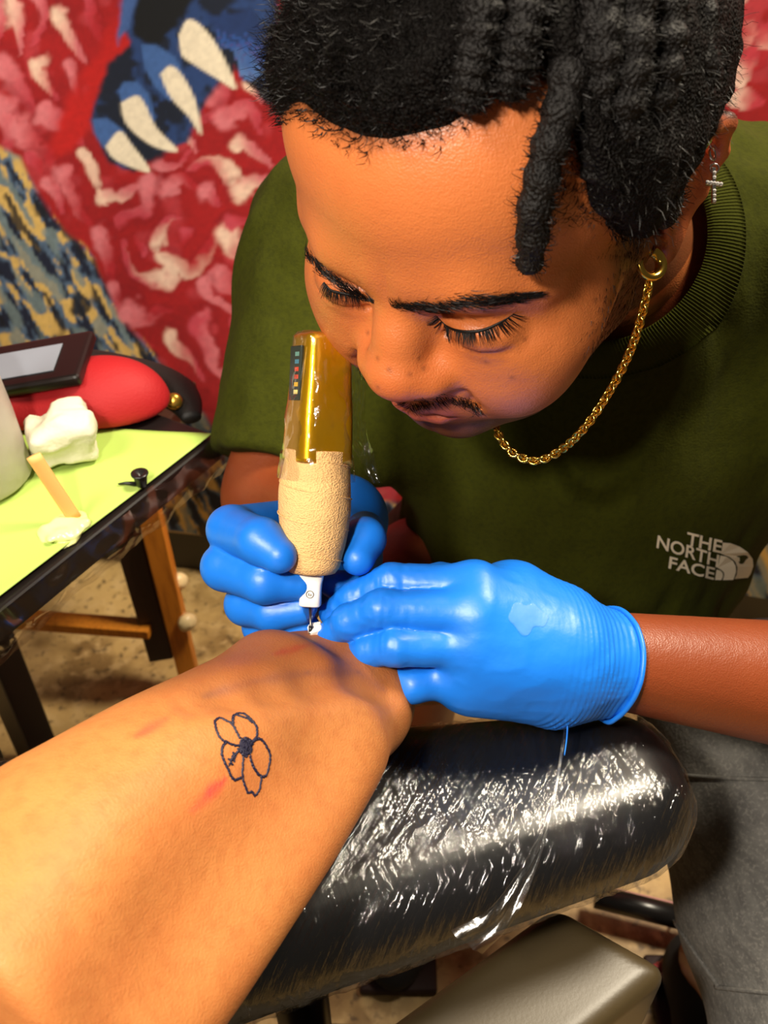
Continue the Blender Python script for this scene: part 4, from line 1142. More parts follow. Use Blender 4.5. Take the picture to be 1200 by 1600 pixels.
# ---- chest embroidery: words and domed emblem
from mathutils.geometry import tessellate_polygon
def LZ(x, y): return (980 + x * 220 / 1200.0, 780 + y * 180 / 982.0)
def lay(name, pts2, tris, m, parent, lift=0.0014):
    H, t = march(f_shirt, np.array([LZ(*p) for p in pts2]), 0.45, lift=lift)
    k = len(H)
    e = {}
    for t3 in tris:
        for a, b in ((t3[0], t3[1]), (t3[1], t3[2]), (t3[2], t3[0])): e[(a, b)] = 1
    bnd = [(a, b) for (a, b) in e if (b, a) not in e]
    back = H + unit(W(1100, 870, 1) - CAM) * 0.0012
    T = list(tris) + [t3[::-1] for t3 in (np.array(tris) + k).tolist()]
    return obj(name, make_mesh(name, np.concatenate([H, back]), np.array([(b, a, a + k, b + k) for a, b in bnd]), np.array(T), smooth=False), m, parent)
M_emb = mat('white_stitching', srgb(236, 224, 200), 0.8, bump=[('noise', 900, 0.4, 0.0008, O1)])
def word(txt, left, right, top_l, h):
    cu_ = bpy.data.curves.new('lettering', 'FONT'); cu_.body = txt; cu_.size = 1.0; cu_.offset = 0.018; cu_.resolution_u = 4
    to = bpy.data.objects.new('lettering', cu_); COL.objects.link(to)
    dg = bpy.context.evaluated_depsgraph_get(); me = to.evaluated_get(dg).to_mesh()
    V = np.array([v.co for v in me.vertices]); me.calc_loop_triangles(); T = [list(t.vertices) for t in me.loop_triangles]
    to.evaluated_get(dg).to_mesh_clear(); bpy.data.objects.remove(to); bpy.data.curves.remove(cu_)
    u = (V[:, 0] - V[:, 0].min()) / np.ptp(V[:, 0]); v = (V[:, 1] - V[:, 1].min()) / np.ptp(V[:, 1])
    ex = np.array([right[0] - left[0], right[1] - left[1]]); ey = np.array([0.13 * h, -h])
    pts = np.array(left) + u[:, None] * ex + v[:, None] * ey
    # weld duplicates so outline edges are found
    key = {}; idx = []
    for i, p in enumerate(np.round(pts, 2)):
        idx.append(key.setdefault(tuple(p), len(key)))
    uniq = np.array(list(key.keys())); T = [[idx[a] for a in t] for t in T]; T = [t for t in T if len(set(t)) == 3]
    o = lay('chest_word', uniq, T, M_emb, shirt); o['label'] = 'white embroidered word ' + txt
    return o
word('THE', (500, 388), (800, 462), 0, 108)
word('NORTH', (248, 415), (772, 585), 0, 110)
word('FACE', (350, 590), (738, 690), 0, 104)
for nm, pts in (('emblem_arc', [(815, 370), (880, 375), (960, 405), (1030, 455), (1070, 510), (1075, 570), (1055, 630), (1030, 670), (915, 680), (935, 640), (940, 580), (920, 530), (870, 490), (800, 465)]),
                ('emblem_arc', [(795, 480), (850, 490), (900, 525), (925, 570), (928, 620), (905, 688), (815, 690), (828, 650), (825, 625), (800, 600), (770, 585)]),
                ('emblem_arc', [(762, 600), (795, 608), (815, 632), (815, 660), (800, 690), (748, 688)])):
    T = [list(t) for t in tessellate_polygon([[Vector((x, -y, 0)) for x, y in pts]])]
    lay(nm, pts, T, M_emb, shirt)

# ---- grey denim shorts, lower legs, shoe
K1 = W(1330, 1640, 0.60); H1 = W(1205, 1170, 0.70); H2 = np.array([0.10, 0.70, 0.47]); K2 = W(640, 930, 0.80)
def f_shorts(P):
    d = smin(cone(P, H1, K1, 0.100, 0.088), cone(P, H2, H2 + (K2 - H2) * 0.35, 0.085, 0.080), 0.03)
    d = smin(d, ell(P, (0.185, 0.68, 0.44), (0.17, 0.15, 0.10)), 0.05)
    w = unit(K1 - H1).astype(np.float32)
    s = (P - H1.astype(np.float32)) @ w
    fold = vnoise(P, 16) * 0.006 + 0.004 * np.sin(s * 60 + 3 * vnoise(P, 9))
    return d - fold * 0.6
V, Q = sdf_arrays(f_shorts, (-0.05, 0.10, 0.30), (0.50, 0.86, 0.60), 0.0042)
M_denim = mat('grey_denim', srgb(92, 90, 86), 0.9, bump=[('noise', 450, 0.5, 0.001, O1)], var=[(55, srgb(66, 64, 62), 0.7, (1, 1, 3), 0.4, 0.65), (420, srgb(120, 116, 110), 0.6, O1, 0.5, 0.7)])
shorts = obj('shorts', make_mesh('shorts', V, Q), M_denim, person)
for pts in ([(1118, 1542), (1150, 1546), (1210, 1552)], [(1040, 1420), (1080, 1480), (1125, 1545)], [(1070, 1212), (1130, 1216), (1210, 1218)]):
    H, _ = march(f_shorts, spline(np.array(pts, float), 20), 0.4, lift=0.0003)
    mb = MB(); mb.tube(H, 0.0016, 6); mb.build('seam', M_denim, shorts)
an1 = floor_at(1110, 1500, 0.09); an2 = np.array([K2[0], K2[1] + 0.06, 0.08])
mb = MB()
mb.tube(spline([K1 + [0, 0.02, 0.0], (K1 + an1) / 2 + [0, -0.01, 0.02], an1], 12), [0.055, 0.054, 0.054, 0.056, 0.057, 0.056, 0.053, 0.049, 0.044, 0.039, 0.036, 0.034], 20)
mb.tube(spline([H2 + [0, -0.02, 0], H2 * 0.4 + K2 * 0.6, K2, K2 + [0, -0.005, -0.06], K2 + [0, -0.0, -0.16], an2 + [0, 0, 0.1], an2], 24), list(np.linspace(0.07, 0.058, 8)) + [0.056, 0.055, 0.054, 0.054] + list(np.linspace(0.055, 0.034, 12)), 20) if True else mb.tube(spline([K2 + [0, 0.01, 0], (K2 + an2) / 2 + [0, -0.01, 0.02], an2], 12), [0.055, 0.054, 0.054, 0.056, 0.057, 0.056, 0.053, 0.049, 0.044, 0.039, 0.036, 0.034], 20)
# (lower legs hidden from the photograph stay inside the body mesh below the shorts)
LV, LQ, LT = mb.arrays()
lc = np.tile(np.array(srgb(124, 56, 24)), (len(LV), 1))
me = make_mesh('person', np.concatenate([Vp, LV]), np.concatenate([Qp, LQ + len(Vp)]), LT + len(Vp), cols=np.concatenate([skin, c2, lc]))
me.materials.append(M_skin); old = person.data; person.data = me; bpy.data.meshes.remove(old)
for a_ in (an1, an2):
    s0 = np.array([a_[0], a_[1], 0.0])
    def f_shoe(P):
        d = smin(ell(P, s0 + [0, 0.0, 0.045], (0.042, 0.05, 0.05)), ell(P, s0 + [-0.01, -0.11, 0.030], (0.045, 0.085, 0.036)), 0.03)
        return smax(d, 0.012 - P[:, 2], 0.004)
    V, Q = sdf_arrays(f_shoe, s0 + [-0.1, -0.22, -0.01], s0 + [0.1, 0.1, 0.13], 0.005)
    sh = obj('shoe', make_mesh('shoe', V, Q), mat('black_suede', srgb(14, 10, 9), 0.8), person)
    mb = MB(); mb.box(s0 + [-0.006, -0.075, 0.008], np.eye(3), (0.045, 0.115, 0.007), 0.005); mb.build('sole', mat('dark_rubber', srgb(40, 14, 10), 0.7), sh, False)

# ------------------------------------------------------------------ gloves
def finger(P, pts, rad, k=0.003):
    return chain_sdf(P, pts, rad, k)
# left hand (right in the picture): back of the hand up, fingers pointing to the needle
LM = WA([(742, 916, 0.447), (748, 958, 0.438), (738, 1010, 0.440), (722, 1058, 0.450)])
LWc = W(885, 1026, 0.466)
LF = [([LM[0], W(610, 909, 0.450), W(552, 935, 0.456), W(517, 958, 0.461)], [0.0110, 0.0096, 0.0086, 0.0066]),
      ([LM[1], W(596, 952, 0.436), W(545, 972, 0.443), W(516, 990, 0.450)], [0.0116, 0.0100, 0.0090, 0.0072]),
      ([LM[2], W(618, 1010, 0.434), W(575, 1017, 0.440), W(552, 1020, 0.446)], [0.0110, 0.0098, 0.0082, 0.0060]),
      ([LM[3], W(645, 1070, 0.446), W(615, 1062, 0.450), W(600, 1054, 0.455)], [0.0104, 0.0090, 0.0080, 0.0064])]
LTH = ([W(800, 930, 0.485), W(690, 915, 0.492), W(590, 925, 0.482), W(520, 912, 0.474)], [0.015, 0.0125, 0.0105, 0.0078])
ud = unit(LE - LWc)
def f_gl(P):
    d = None
    wp = WA([(868, 984, 0.462), (874, 1010, 0.458), (876, 1040, 0.460), (872, 1068, 0.466)])
    for a, b, r in zip(LM, wp, (0.0175, 0.0175, 0.0170, 0.0165)):
        c = cone(P, a, b, r - 0.004, r)
        d = c if d is None else smin(d, c, 0.014)
    d = smin(d, ell(P, W(800, 1000, 0.458), (0.034, 0.030, 0.020)), 0.02)
    d = smin(d, cone(P, W(735, 1068, 0.458), W(860, 1074, 0.468), 0.015, 0.017), 0.015)
    d = smin(d, cone(P, W(800, 935, 0.472), W(868, 985, 0.472), 0.020, 0.018), 0.015)
    d = smin(d, cone(P, LWc, LWc + ud * 0.030, 0.0265, 0.0275), 0.02)
    fs = None
    for pts, rad in LF:
        c = finger(P, pts, rad)
        fs = c if fs is None else smin(fs, c, 0.0014)
    d = smin(d, fs, 0.005)
    d = smin(d, finger(P, *LTH), 0.006)
    tipw = sstep(0.070, 0.035, np.sqrt(((P - W(500, 960, 0.455).astype(np.float32)) ** 2).sum(1)))
    d = d + 0.0007 * tipw * np.abs(vnoise(P * np.array([2.2, 1, 1], np.float32), 190)) + 0.0004 * np.abs(vnoise(P, 110))
    # stretched folds towards the wrist
    s = (P - LWc.astype(np.float32)) @ ud.astype(np.float32)
    env = sstep(-0.022, -0.002, s) * sstep(0.034, 0.026, s)
    d = d + env * (0.0006 * (0.35 + 0.65 * np.clip(vnoise(P + 3, 55), 0, 1)) * np.sin(s * 1700 + 9 * vnoise(P, 34)) + 0.0010 * vnoise(P, 60))
    q = P - (LWc + ud * 0.0265).astype(np.float32)
    return smax(d, s - 0.0275 - 0.002 * vnoise(P, 40), 0.002)
M_glove = mat('blue_nitrile', srgb(20, 112, 216), 0.42, bump=[('noise', 260, 0.10, 0.0008, O1), ('noise', 45, 0.25, 0.003, O1)], sss=0.0)
allp = np.concatenate([p for p, _ in LF] + [LTH[0], LM, [LWc + ud * 0.04]])
V, Q = sdf_arrays(f_gl, allp.min(0) - 0.04, allp.max(0) + 0.04, 0.00105)
gl = obj('glove', make_mesh('glove', V, Q), M_glove, person); gl['label'] = 'blue glove on the hand stretching the skin'
# rolled cuff
cu_ = unit(np.cross(ud, FW)); cv_ = np.cross(ud, cu_)
an = np.linspace(0, 2 * np.pi, 80, endpoint=False)
ring = LWc + ud * 0.0265 + 0.0290 * (np.cos(an)[:, None] * cu_ + np.sin(an)[:, None] * cv_)
for _ in range(20):
    g = ring - (LWc + ud * 0.0265); g = g / np.linalg.norm(g, axis=1)[:, None]
    ring = ring - g * (f_gl((ring - ud * 0.004).astype(np.float32)) - 0.0006)[:, None] * 0.6
ring = np.concatenate([ring, ring[:1]]) + ud * 0.0006
mb = MB(); mb.tube(ring, 0.0014, 8, cap=False); mb.build('cuff', M_glove, gl)
mb = MB(); tl = spline([W(858, 1098, 0.447), W(878, 1108, 0.452), W(886, 1128, 0.455), W(886, 1150, 0.452), W(882, 1180, 0.447)], 20); mb.tube(tl, np.linspace(0.0022, 0.0008, 20), 8, flat=0.4); mb.build('cuff_tail', M_glove, gl)
# clear ointment smear on the back of the hand
sm = []
for px_, py_ in ((818, 945), (834, 955), (838, 972), (820, 984), (806, 968)):
    sm.append((px_, py_))
H, _ = march(f_gl, sm + [(826, 962)], 0.35)
def f_sm(P): 
    d = ell(P, H[5], (0.0095, 0.0060, 0.0085)) + 0.002 * vnoise(P, 220)
    d = smin(d, cone(P, H[4], H[3], 0.002, 0.003), 0.004)
    return np.maximum(d, f_gl(P) - 0.0007 - 0.0003 * vnoise(P, 300))
V, Q = sdf_arrays(f_sm, H.min(0) - 0.012, H.max(0) + 0.012, 0.0006)
obj('ointment_smear', make_mesh('ointment_smear', V, Q), mat('wet_smear', srgb(150, 200, 245), 0.12, alpha=0.16, bump=[('noise', 200, 0.3, 0.001, O1)]), gl)

# right hand (left in the picture): curled round the machine
RFI = [([W(455, 815, 0.520), W(362, 828, 0.462), W(408, 846, 0.437), W(436, 868, 0.431)], [0.0130, 0.0125, 0.0115, 0.0088]),
       ([W(440, 865, 0.525), W(352, 886, 0.462), W(412, 908, 0.446), W(466, 912, 0.449)], [0.0130, 0.0122, 0.0112, 0.0085]),
       ([W(450, 915, 0.530), W(385, 944, 0.474), W(425, 956, 0.460), W(470, 952, 0.456)], [0.0120, 0.0112, 0.0102, 0.0080]),
       ([W(470, 950, 0.530), W(410, 978, 0.484), W(440, 984, 0.470), W(478, 980, 0.464)], [0.0115, 0.0105, 0.0098, 0.0075])]
RTH = ([W(535, 865, 0.540), W(570, 830, 0.498), W(569, 842, 0.462), W(559, 873, 0.452)], [0.0140, 0.0105, 0.0110, 0.0086])
ur = unit(RE - RWR)
def f_gr(P):
    d = ell(P, W(500, 885, 0.545), (0.032, 0.024, 0.034))
    d = smin(d, cone(P, W(530, 860, 0.550), RWR, 0.024, 0.025), 0.02)
    d = smin(d, cone(P, RWR, RWR + ur * 0.03, 0.026, 0.028), 0.02)
    fs = None
    for pts, rad in RFI:
        c = finger(P, pts, rad, 0.003)
        fs = c if fs is None else smin(fs, c, 0.0016)
    d = smin(d, fs, 0.006)
    d = smin(d, finger(P, *RTH), 0.005)
    s = (P - RWR.astype(np.float32)) @ ur.astype(np.float32)
    return smax(d, s - 0.032, 0.002)
allp = np.concatenate([p for p, _ in RFI] + [RTH[0], [RWR + ur * 0.05]])
V, Q = sdf_arrays(f_gr, allp.min(0) - 0.035, allp.max(0) + 0.035, 0.00115)
gr = obj('glove', make_mesh('glove', V, Q), M_glove, person); gr['label'] = 'blue glove gripping the machine'
# tiny scrap of white tissue pinched beside the needle
c = W(493, 983, 0.449)
def f_sc(P): return rbox(P, c, np.array([unit([1, 0.2, 0.2]), unit([-0.2, 1, 0]), unit([-0.2, 0, 1])]), (0.0035, 0.003, 0.0022), 0.001) + 0.0006 * vnoise(P, 500)
V, Q = sdf_arrays(f_sc, c - 0.008, c + 0.008, 0.0005)
tag(obj('tissue_scrap', make_mesh('tissue_scrap', V, Q), mat('tissue_white', srgb(232, 226, 214), 0.8)), 'tiny white tissue scrap pinched beside the needle tip', 'tissue')
# ------------------------------------------------------------------ hair
def ribbons(S, r, name, m, parent, sides=2):
    """S: (n strands, k points, 3); thin tapering strands"""
    n, k, _ = S.shape
    tg = np.gradient(S, axis=1); tg /= np.linalg.norm(tg, axis=2)[..., None] + 1e-12
    rv = rng.normal(size=(n, 1, 3))
    a = np.cross(tg, rv); a /= np.linalg.norm(a, axis=2)[..., None] + 1e-12
    rad = (np.broadcast_to(np.asarray(r, float).reshape(-1, 1), (n, 1)) * np.linspace(1.0, 0.25, k)[None])[..., None]
    if sides == 2:
        V = np.stack([S - a * rad, S + a * rad], 2)
    else:
        b = np.cross(tg, a)
        V = np.stack([S + rad * (math.cos(t) * a + math.sin(t) * b) for t in (0, 2.094, 4.189)], 2)
    s = V.shape[2]
    I = np.arange(n * k * s).reshape(n, k, s)
    prs = [(0, 1)] if s == 2 else [(0, 1), (1, 2), (2, 0)]
    Q = np.concatenate([np.stack([I[:, :-1, a_], I[:, :-1, b_], I[:, 1:, b_], I[:, 1:, a_]], -1).reshape(-1, 4) for a_, b_ in prs])
    return obj(name, make_mesh(name, V.reshape(-1, 3), Q), m, parent)
M_hair = mat('black_coily_hair', srgb(9, 6, 5), 0.5, spec=0.22)
hairobj = None
# dense cap of short coils: bumpy dark layer close to the scalp
def f_cap(p):
    h = hairline(p)
    lim = sstep(0.0, 0.20, h)
    n = vnoise(p, 160) * 0.0016 + vnoise(p, 70) * 0.0018
    th_ = (0.0070 + 0.0075 * sstep(-0.02, 0.05, p[:, 0])) * lim - 0.0012
    d = f_head_c(p, False) - th_ - n * lim
    return np.maximum(d, (0.015 - h) * 0.05)
V, Q = sdf_arrays(f_cap, (-0.105, -0.14, -0.10), (0.105, 0.115, 0.165), 0.0020, flip=True)
hair = obj('hair', make_mesh('hair', to_world(V), Q), mat('hair_mass', srgb(7, 5, 4), 0.7, spec=0.1, bump=[('voronoi', 900, 1.0, 0.002, O1)]), person)
hair['label'] = 'short black coily hair with locs'
# coils
earz = (np.abs(HV[:, 0]) > 0.0735) & (HV[:, 1] < 0.012) & (HV[:, 1] > -0.050) & (HV[:, 2] < 0.048)
sel = HV[(hd > -0.01) & (HV[:, 2] > -0.06) & ~earz]
pr_ = np.clip(0.30 + hairline(sel) * 6, 0, 1)
vis = np.where(sel[:, 1] > -0.03, 1.0, 0.35)
sel = sel[rng.random(len(sel)) < pr_ * vis]
sel = sel[rng.permutation(len(sel))[:22000]]
sel = sel + rng.normal(0, 0.0006, sel.shape)
nrm = grad(f_head_c, sel)
hh = hairline(sel)
k = 11
ln = np.clip(0.003 + 0.045 * hh, 0.003, 0.0115) * rng.uniform(0.8, 1.35, len(sel)) * np.where(sel[:, 0] < -0.02, 0.7, 1.0)
t = np.linspace(0, 1, k)
ph = rng.random(len(sel)) * 6.28; turns = rng.uniform(1.0, 2.6, len(sel)) * sstep(0.002, 0.012, ln)[:]
a = np.cross(nrm, rng.normal(size=nrm.shape)); a /= np.linalg.norm(a, axis=1)[:, None]; b = np.cross(nrm, a)
lean = np.array([0.0, 0.45, 0.1]) + rng.normal(0, 0.35, nrm.shape)
cr_ = 0.0012 * rng.uniform(0.6, 1.5, len(sel))
ang = ph[:, None] + turns[:, None] * 6.283 * t[None]
amp = (cr_[:, None] * np.minimum(1, t[None] * 3))
S = sel[:, None] + nrm[:, None] * (ln[:, None] * t[None])[..., None] + lean[:, None] * (ln[:, None] * t[None] ** 2 * 0.6)[..., None] \
    + a[:, None] * (amp * np.cos(ang))[..., None] + b[:, None] * (amp * np.sin(ang))[..., None]
ribbons(to_world(S.reshape(-1, 3)).reshape(S.shape), 0.00026, 'hair_coils', M_hair, hair)['kind'] = 'stuff'
# locs
LOCS = [([(915, 20), (890, 110), (858, 230), (835, 330), (824, 425)], 0.0066, 0.006, [0.010, 0.010, 0.008, 0.008, 0.009]),
        ([(770, -60), (752, 40), (738, 120), (728, 178)], 0.0080, 0.0055, [0.016, 0.014, 0.010, 0.006]),
        ([(840, -60), (820, 40), (800, 110), (790, 160)], 0.0078, 0.005, [0.016, 0.013, 0.009, 0.005]),
        ([(940, -60), (938, 70), (932, 180), (930, 285)], 0.0075, 0.0060, [0.020, 0.016, 0.009, 0.006]),
        ([(985, -60), (985, 90), (965, 220), (950, 335)], 0.0080, 0.0060, [0.022, 0.018, 0.011, 0.007]),
        ([(1040, -60), (1035, 90), (1015, 205), (1004, 300)], 0.0082, 0.0065, [0.024, 0.018, 0.012, 0.010]),
        ([(1090, -60), (1080, 80), (1062, 200), (1045, 280), (1037, 346)], 0.0085, 0.0075, [0.026, 0.020, 0.014, 0.014, 0.012])]
M_loc = mat('matted_loc', srgb(9, 6, 5), 0.6, spec=0.25, bump=[('voronoi', 800, 0.8, 0.0016, O1), ('noise', 1500, 0.6, 0.0008, O1)])
for px_, r0, r1, lift in LOCS:
    c_, dep = march(f_head, px_, 0.12, 0.6)
    dirs = (c_ - CAM); dirs = dirs / np.linalg.norm(dirs, axis=1)[:, None]
    g = grad(f_head, c_)
    pts = c_ - dirs * np.array(lift)[:, None]
    miss = dep > 0.55
    if miss.any():
        for i in np.nonzero(miss)[0]:
            pts[i] = W(px_[i][0], px_[i][1], 0.36)
    P = spline(pts, 60)
    P = P + np.stack([vnoise(P * 1.0 + j * 9, 60) * 0.0012 for j in range(3)], 1)
    rr = np.interp(np.linspace(0, 1, 60), [0, 0.8, 0.96, 1.0], [r0, r1, r1 * 0.85, r1 * 0.35])
    rr = rr * (1 + 0.10 * np.sin(np.arange(60) * 0.9) + 0.08 * vnoise(P, 120))
    mb = MB(); mb.tube(P, rr, 22)
    Vt = mb.V[0]; 
    ce = np.repeat(P, 22, 0); out = Vt[:len(ce)] - ce
    Vt[:len(ce)] += out * (0.09 * vnoise(Vt[:len(ce)], 300) + 0.09 * vnoise(Vt[:len(ce)], 800))[:, None]
    lo_ = mb.build('loc', M_loc, hair)
    # fuzz of the loc
    m_ = 1100
    i_ = rng.integers(2, 59, m_)
    th2 = rng.random(m_) * 6.283
    idx = i_ * 22 + rng.integers(0, 22, m_)
    st_ = Vt[idx]; dv = out[idx] / (np.linalg.norm(out[idx], axis=1)[:, None] + 1e-9)
    k2 = 7; t2 = np.linspace(0, 1, k2)
    l2 = rng.uniform(0.001, 0.0032, m_)
    tang = rng.normal(size=(m_, 3)); tang /= np.linalg.norm(tang, axis=1)[:, None]
    S2 = st_[:, None] + dv[:, None] * (l2[:, None] * np.sin(t2 * 2.4)[None])[..., None] + tang[:, None] * (l2[:, None] * 1.0 * t2[None])[..., None]
    ribbons(S2, 0.00016, 'loc_fuzz', M_hair, hair)['kind'] = 'stuff'

# ---- brows, lashes, moustache: hairs rooted in the skin
def rooted(px_, dir_px, L_, r, name, curl=0.4, out=0.5, sides=3, k=6, m=M_hair, mirror=False):
    """px_: root pixels, dir_px: pixel direction of growth, L_: length (m)"""
    R0, dep = march(f_head, px_, 0.2, 0.6)
    ok = dep < 0.55
    R0 = R0[ok]; dp = np.asarray(dir_px, float)[ok]; L_ = np.asarray(L_)[ok]
    nrm = grad(f_head, R0)
    dw = (dp[:, :1] * RT - dp[:, 1:] * UP)
    dw = dw - nrm * (dw * nrm).sum(1)[:, None]; dw /= np.linalg.norm(dw, axis=1)[:, None] + 1e-9
    t = np.linspace(0, 1, k)
    S = R0[:, None] + (dw[:, None] * t[None, :, None] * (1 - out * 0.4) + nrm[:, None] * (out * (t - curl * t * t))[None, :, None]) * L_[:, None, None]
    if mirror:
        h = (S.reshape(-1, 3) - HO) @ HM; h[:, 0] *= -1
        S = np.concatenate([S, to_world(h).reshape(S.shape)])
    o = ribbons(S, r, name, m, person, sides); o['kind'] = 'stuff'; return o
def brow(path, thick, dirs, n, name):
    P = spline(np.array(path, float), 200); T = np.interp(np.linspace(0, 1, 200), np.linspace(0, 1, len(thick)), thick)
    i = rng.integers(0, 200, n)
    v = rng.normal(0, 0.33, n) * T[i]
    D = np.array([np.interp(i / 199, np.linspace(0, 1, len(dirs)), [d[j] for d in dirs]) for j in (0, 1)]).T
    px_ = P[i] + np.stack([0 * v, v], 1)
    D = D + rng.normal(0, 0.25, D.shape)
    return rooted(px_, D, rng.uniform(0.0035, 0.0065, n), 0.00013, name, 0.6, 0.35, sides=2)
brow([(612, 477), (667, 478), (724, 473), (781, 469), (842, 459)], [7, 14, 19, 17, 5], [(0.6, -0.8), (0.85, -0.5), (1, -0.35), (1, 0.0), (1, 0.1)], 1150, 'eyebrow')
brow([(444, 358), (468, 387), (501, 420), (544, 453), (585, 473)], [9, 13, 15, 14, 7], [(-0.6, -0.8), (-0.8, -0.7), (-0.9, -0.6), (-0.8, -0.8), (-0.4, -1)], 1050, 'eyebrow')
def lashes(path, dirs, n, lr, name):
    P = spline(np.array(path, float), 200); i = np.sort(rng.integers(0, 200, n))
    D = np.array([np.interp(i / 199, np.linspace(0, 1, len(dirs)), [d[j] for d in dirs]) for j in (0, 1)]).T + rng.normal(0, 0.10, (n, 2))
    px_ = P[i] + rng.normal(0, 0.7, (n, 2))
    o = rooted(px_, D, rng.uniform(*lr, n), 0.00020, name, 0.45, 0.42)
    H, _ = march(f_head, spline(np.array(path, float), 40), 0.2)
    mb = MB(); mb.tube(H, 0.0007 * np.sin(np.linspace(0.25, 2.9, 40)), 6); mb.build('lash_line', M_hair, o)
    return o
lashes([(682, 494), (701, 511), (724, 518), (753, 516), (781, 504), (802, 491)], [(-0.7, 0.9), (-0.35, 1), (-0.1, 1), (0.2, 1), (0.6, 0.9), (1, 0.6)], 130, (0.0050, 0.0085), 'eyelashes')
lashes([(506, 441), (518, 454), (539, 459), (560, 464)], [(-0.6, 0.8), (-0.4, 1), (0.0, 1), (0.3, 1)], 70, (0.004, 0.007), 'eyelashes')
n = 420
xs = rng.uniform(0, 1, n); P = spline(np.array([(640, 634), (668, 628), (700, 624), (728, 629), (752, 640)], float), 100)
px_ = P[(xs * 99).astype(int)] + np.stack([rng.normal(0, 2, n), rng.normal(0, 4.0, n)], 1)
rooted(px_, np.tile([0.45, 0.9], (n, 1)) + rng.normal(0, 0.3, (n, 2)), rng.uniform(0.003, 0.006, n), 0.00012, 'moustache', 0.6, 0.4, sides=2, mirror=True)
# sideburn and jaw stubble
n = 2600
px_ = np.stack([rng.uniform(900, 1010, n), rng.uniform(340, 560, n)], 1)
wgt = np.exp(-((px_[:, 0] - (990 - 0.42 * np.maximum(0, px_[:, 1] - 440))) / 26) ** 2)
px_ = px_[rng.random(n) < wgt]
rooted(px_, np.tile([-0.3, 1.0], (len(px_), 1)) + rng.normal(0, 0.4, (len(px_), 2)), rng.uniform(0.002, 0.004, len(px_)), 0.00011, 'sideburn_stubble', 0.6, 0.4, sides=2)

n = 620
px_ = np.stack([rng.uniform(838, 930, n), rng.uniform(150, 352, n)], 1)
px_ = px_[px_[:, 0] > 842 + 14 * rng.random(n)]
rooted(px_, np.tile([-0.3, 1.0], (len(px_), 1)) + rng.normal(0, 0.9, (len(px_), 2)), rng.uniform(0.003, 0.007, len(px_)), 0.00013, 'temple_hair', 0.8, 0.6, sides=2)
# ------------------------------------------------------------------ jewellery
M_chain = mat('gold_chain_metal', srgb(232, 190, 84), 0.18, metal=1.0)
lobe, _ = march(f_head, [(1013, 400)], 0.25)
lobe = lobe[0]
_, ldep = project(lobe[None]); ldep = float(ldep[0])
hoop = empty('hoop_earring', tuple(W(1016, 412, ldep))); tag(hoop, 'thick gold hoop earring in the ear lobe', 'earring')
hc = W(1016, 412, ldep + 0.001)
an = np.linspace(0.15, 2 * np.pi - 0.15, 40)
h1 = unit(RT * 0.95 + FW * 0.35); h2 = UP
ringp = hc + 0.0058 * (np.sin(an)[:, None] * h1 + np.cos(an)[:, None] * h2)
mb = MB(); mb.tube(ringp, 0.0019, 12, flat=1.4); mb.build('ring', M_chain, hoop)
mb = MB(); mb.tube([hc + h2 * 0.0058 - h1 * 0.003, hc + h2 * 0.0058 + h1 * 0.003], 0.0008, 8); mb.build('clasp_pin', M_chain, hoop)
# chain from the hoop, swinging under the chin
cp = [W(1016, 430, ldep + 0.002), W(1008, 470, ldep + 0.006), W(986, 545, ldep + 0.018), W(950, 615, ldep + 0.030), W(910, 672, ldep + 0.038), W(872, 706, 0.455), W(835, 720, 0.458),
      W(802, 708, 0.460), W(782, 685, 0.462), W(772, 660, 0.466), W(750, 610, 0.48), W(715, 530, 0.495), W(670, 430, 0.495)]
P = spline(cp, 600)
sl = np.concatenate([[0], np.cumsum(np.linalg.norm(np.diff(P, axis=0), axis=1))])
pitch = 0.0029
nl = int(sl[-1] / pitch)
neck = empty('gold_chain', tuple(cp[0])); tag(neck, 'gold curb chain hanging from the hoop earring beneath the chin', 'chain')
an = np.linspace(0, 2 * np.pi, 13)[:-1]
lm = MB(); lm.tube(np.concatenate([np.stack([0.0025 * np.cos(an), 0.0018 * np.sin(an), 0 * an], 1), [[0.0025, 0, 0]]]), 0.00072, 6, cap=False)
V, Q, _ = lm.arrays(); link_me = make_mesh('link', V, Q); link_me.materials.append(M_chain)
aa = np.array([0, 0, 1.0])
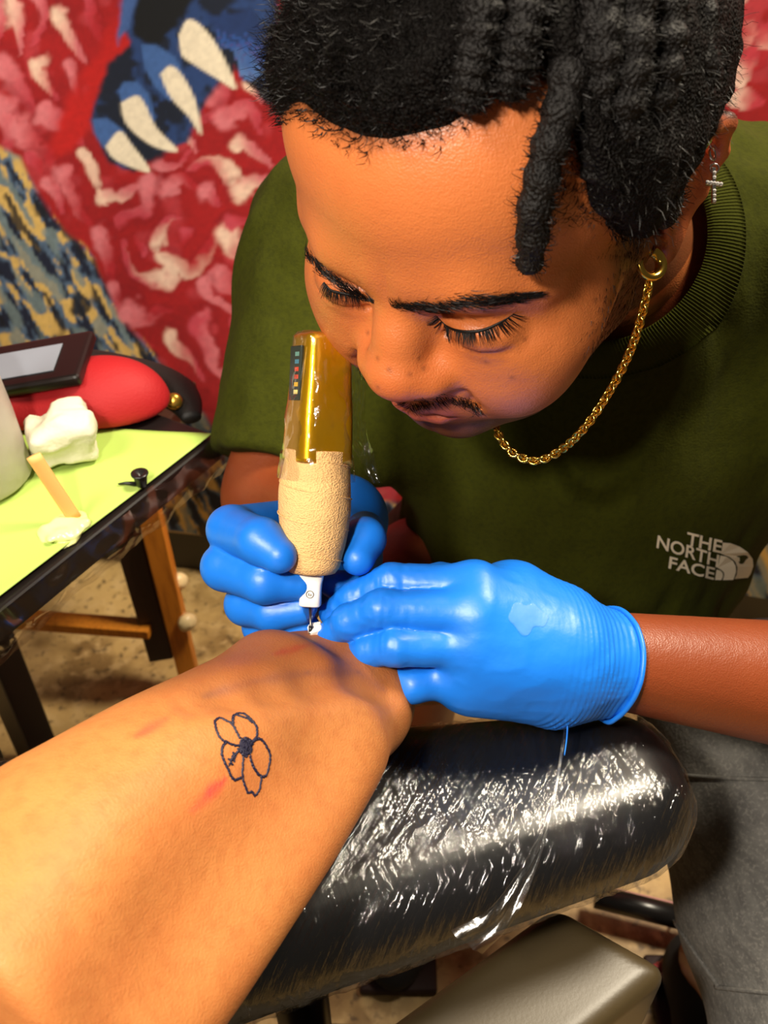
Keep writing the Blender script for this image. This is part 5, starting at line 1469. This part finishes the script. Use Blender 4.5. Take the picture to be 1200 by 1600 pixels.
for i in range(nl):
    s_ = (i + 0.5) * pitch
    p = np.array([np.interp(s_, sl, P[:, j]) for j in range(3)]); p2 = np.array([np.interp(s_ + 0.001, sl, P[:, j]) for j in range(3)])
    tg = unit(p2 - p); aa = unit(aa - tg * (aa @ tg)); bb_ = np.cross(tg, aa)
    ro = math.radians(35 if i % 2 else -35) + 0.15 * math.sin(i * 0.7)
    n_ = math.cos(ro) * aa + math.sin(ro) * bb_; b2 = np.cross(n_, tg)
    o = bpy.data.objects.new('link', link_me); COL.objects.link(o); o.parent = neck
    M = Matrix(((tg[0], b2[0], n_[0], p[0]), (tg[1], b2[1], n_[1], p[1]), (tg[2], b2[2], n_[2], p[2]), (0, 0, 0, 1)))
    o.matrix_parent_inverse = Matrix.Translation(-Vector(neck.location)); o.matrix_basis = M
# dangling cross on the upper ear
M_silver = mat('silver', srgb(216, 214, 210), 0.18, metal=1.0)
M_gem = mat('clear_gem', srgb(240, 240, 240), 0.05, trans=0.4, spec=1.0)
et, ed_ = march(f_head, [(1112, 232)], 0.25)
dE = min(float(ed_[0]), 0.40) - 0.004
cr = empty('cross_earring', tuple(W(1114, 240, dE))); tag(cr, 'small silver gem-set cross dangling from the upper ear', 'earring')
an = np.linspace(0, 2 * np.pi, 25)
mb = MB(); mb.tube(W(1113, 240, dE) + 0.0026 * (np.cos(an)[:, None] * unit(RT + FW) + np.sin(an)[:, None] * UP), 0.0006, 8, cap=False); mb.build('stud_ring', M_silver, cr)
mb = MB(); mb.tube(W(1116, 263, dE) + 0.0019 * (np.cos(an)[:, None] * RT + np.sin(an)[:, None] * UP), 0.0004, 8, cap=False); mb.build('jump_ring', M_silver, cr)
xs_ = np.array([unit(RT * 0.95 + FW * 0.3), UP, unit(np.cross(RT, UP))])
cc = W(1115, 290, dE)
mb = MB(); mb.box(cc, xs_, (0.0010, 0.0076, 0.0007), 0.0004); mb.box(cc + UP * 0.0008, xs_, (0.0042, 0.0010, 0.0007), 0.0004); cb = mb.build('cross', M_silver, cr, False)
gm = MB(); bm = bmesh.new(); bmesh.ops.create_icosphere(bm, subdivisions=1, radius=0.0009); gv = np.array([v.co for v in bm.verts]); gt = [[v.index for v in f.verts] for f in bm.faces]; bm.free()
gem_me = None
for q in [(0, y) for y in (-0.0064, -0.0044, -0.0024, 0.0032, 0.0052)] + [(x, 0.0008) for x in (-0.0034, -0.0016, 0.0, 0.0016, 0.0034)]:
    if gem_me is None:
        gem_me = make_mesh('gem', gv, None, gt, smooth=False); gem_me.materials.append(M_gem)
    o = bpy.data.objects.new('gem', gem_me); COL.objects.link(o); o.parent = cb
    o.location = Vector(cc + xs_[0] * q[0] + xs_[1] * q[1] - FW * 0.0007)
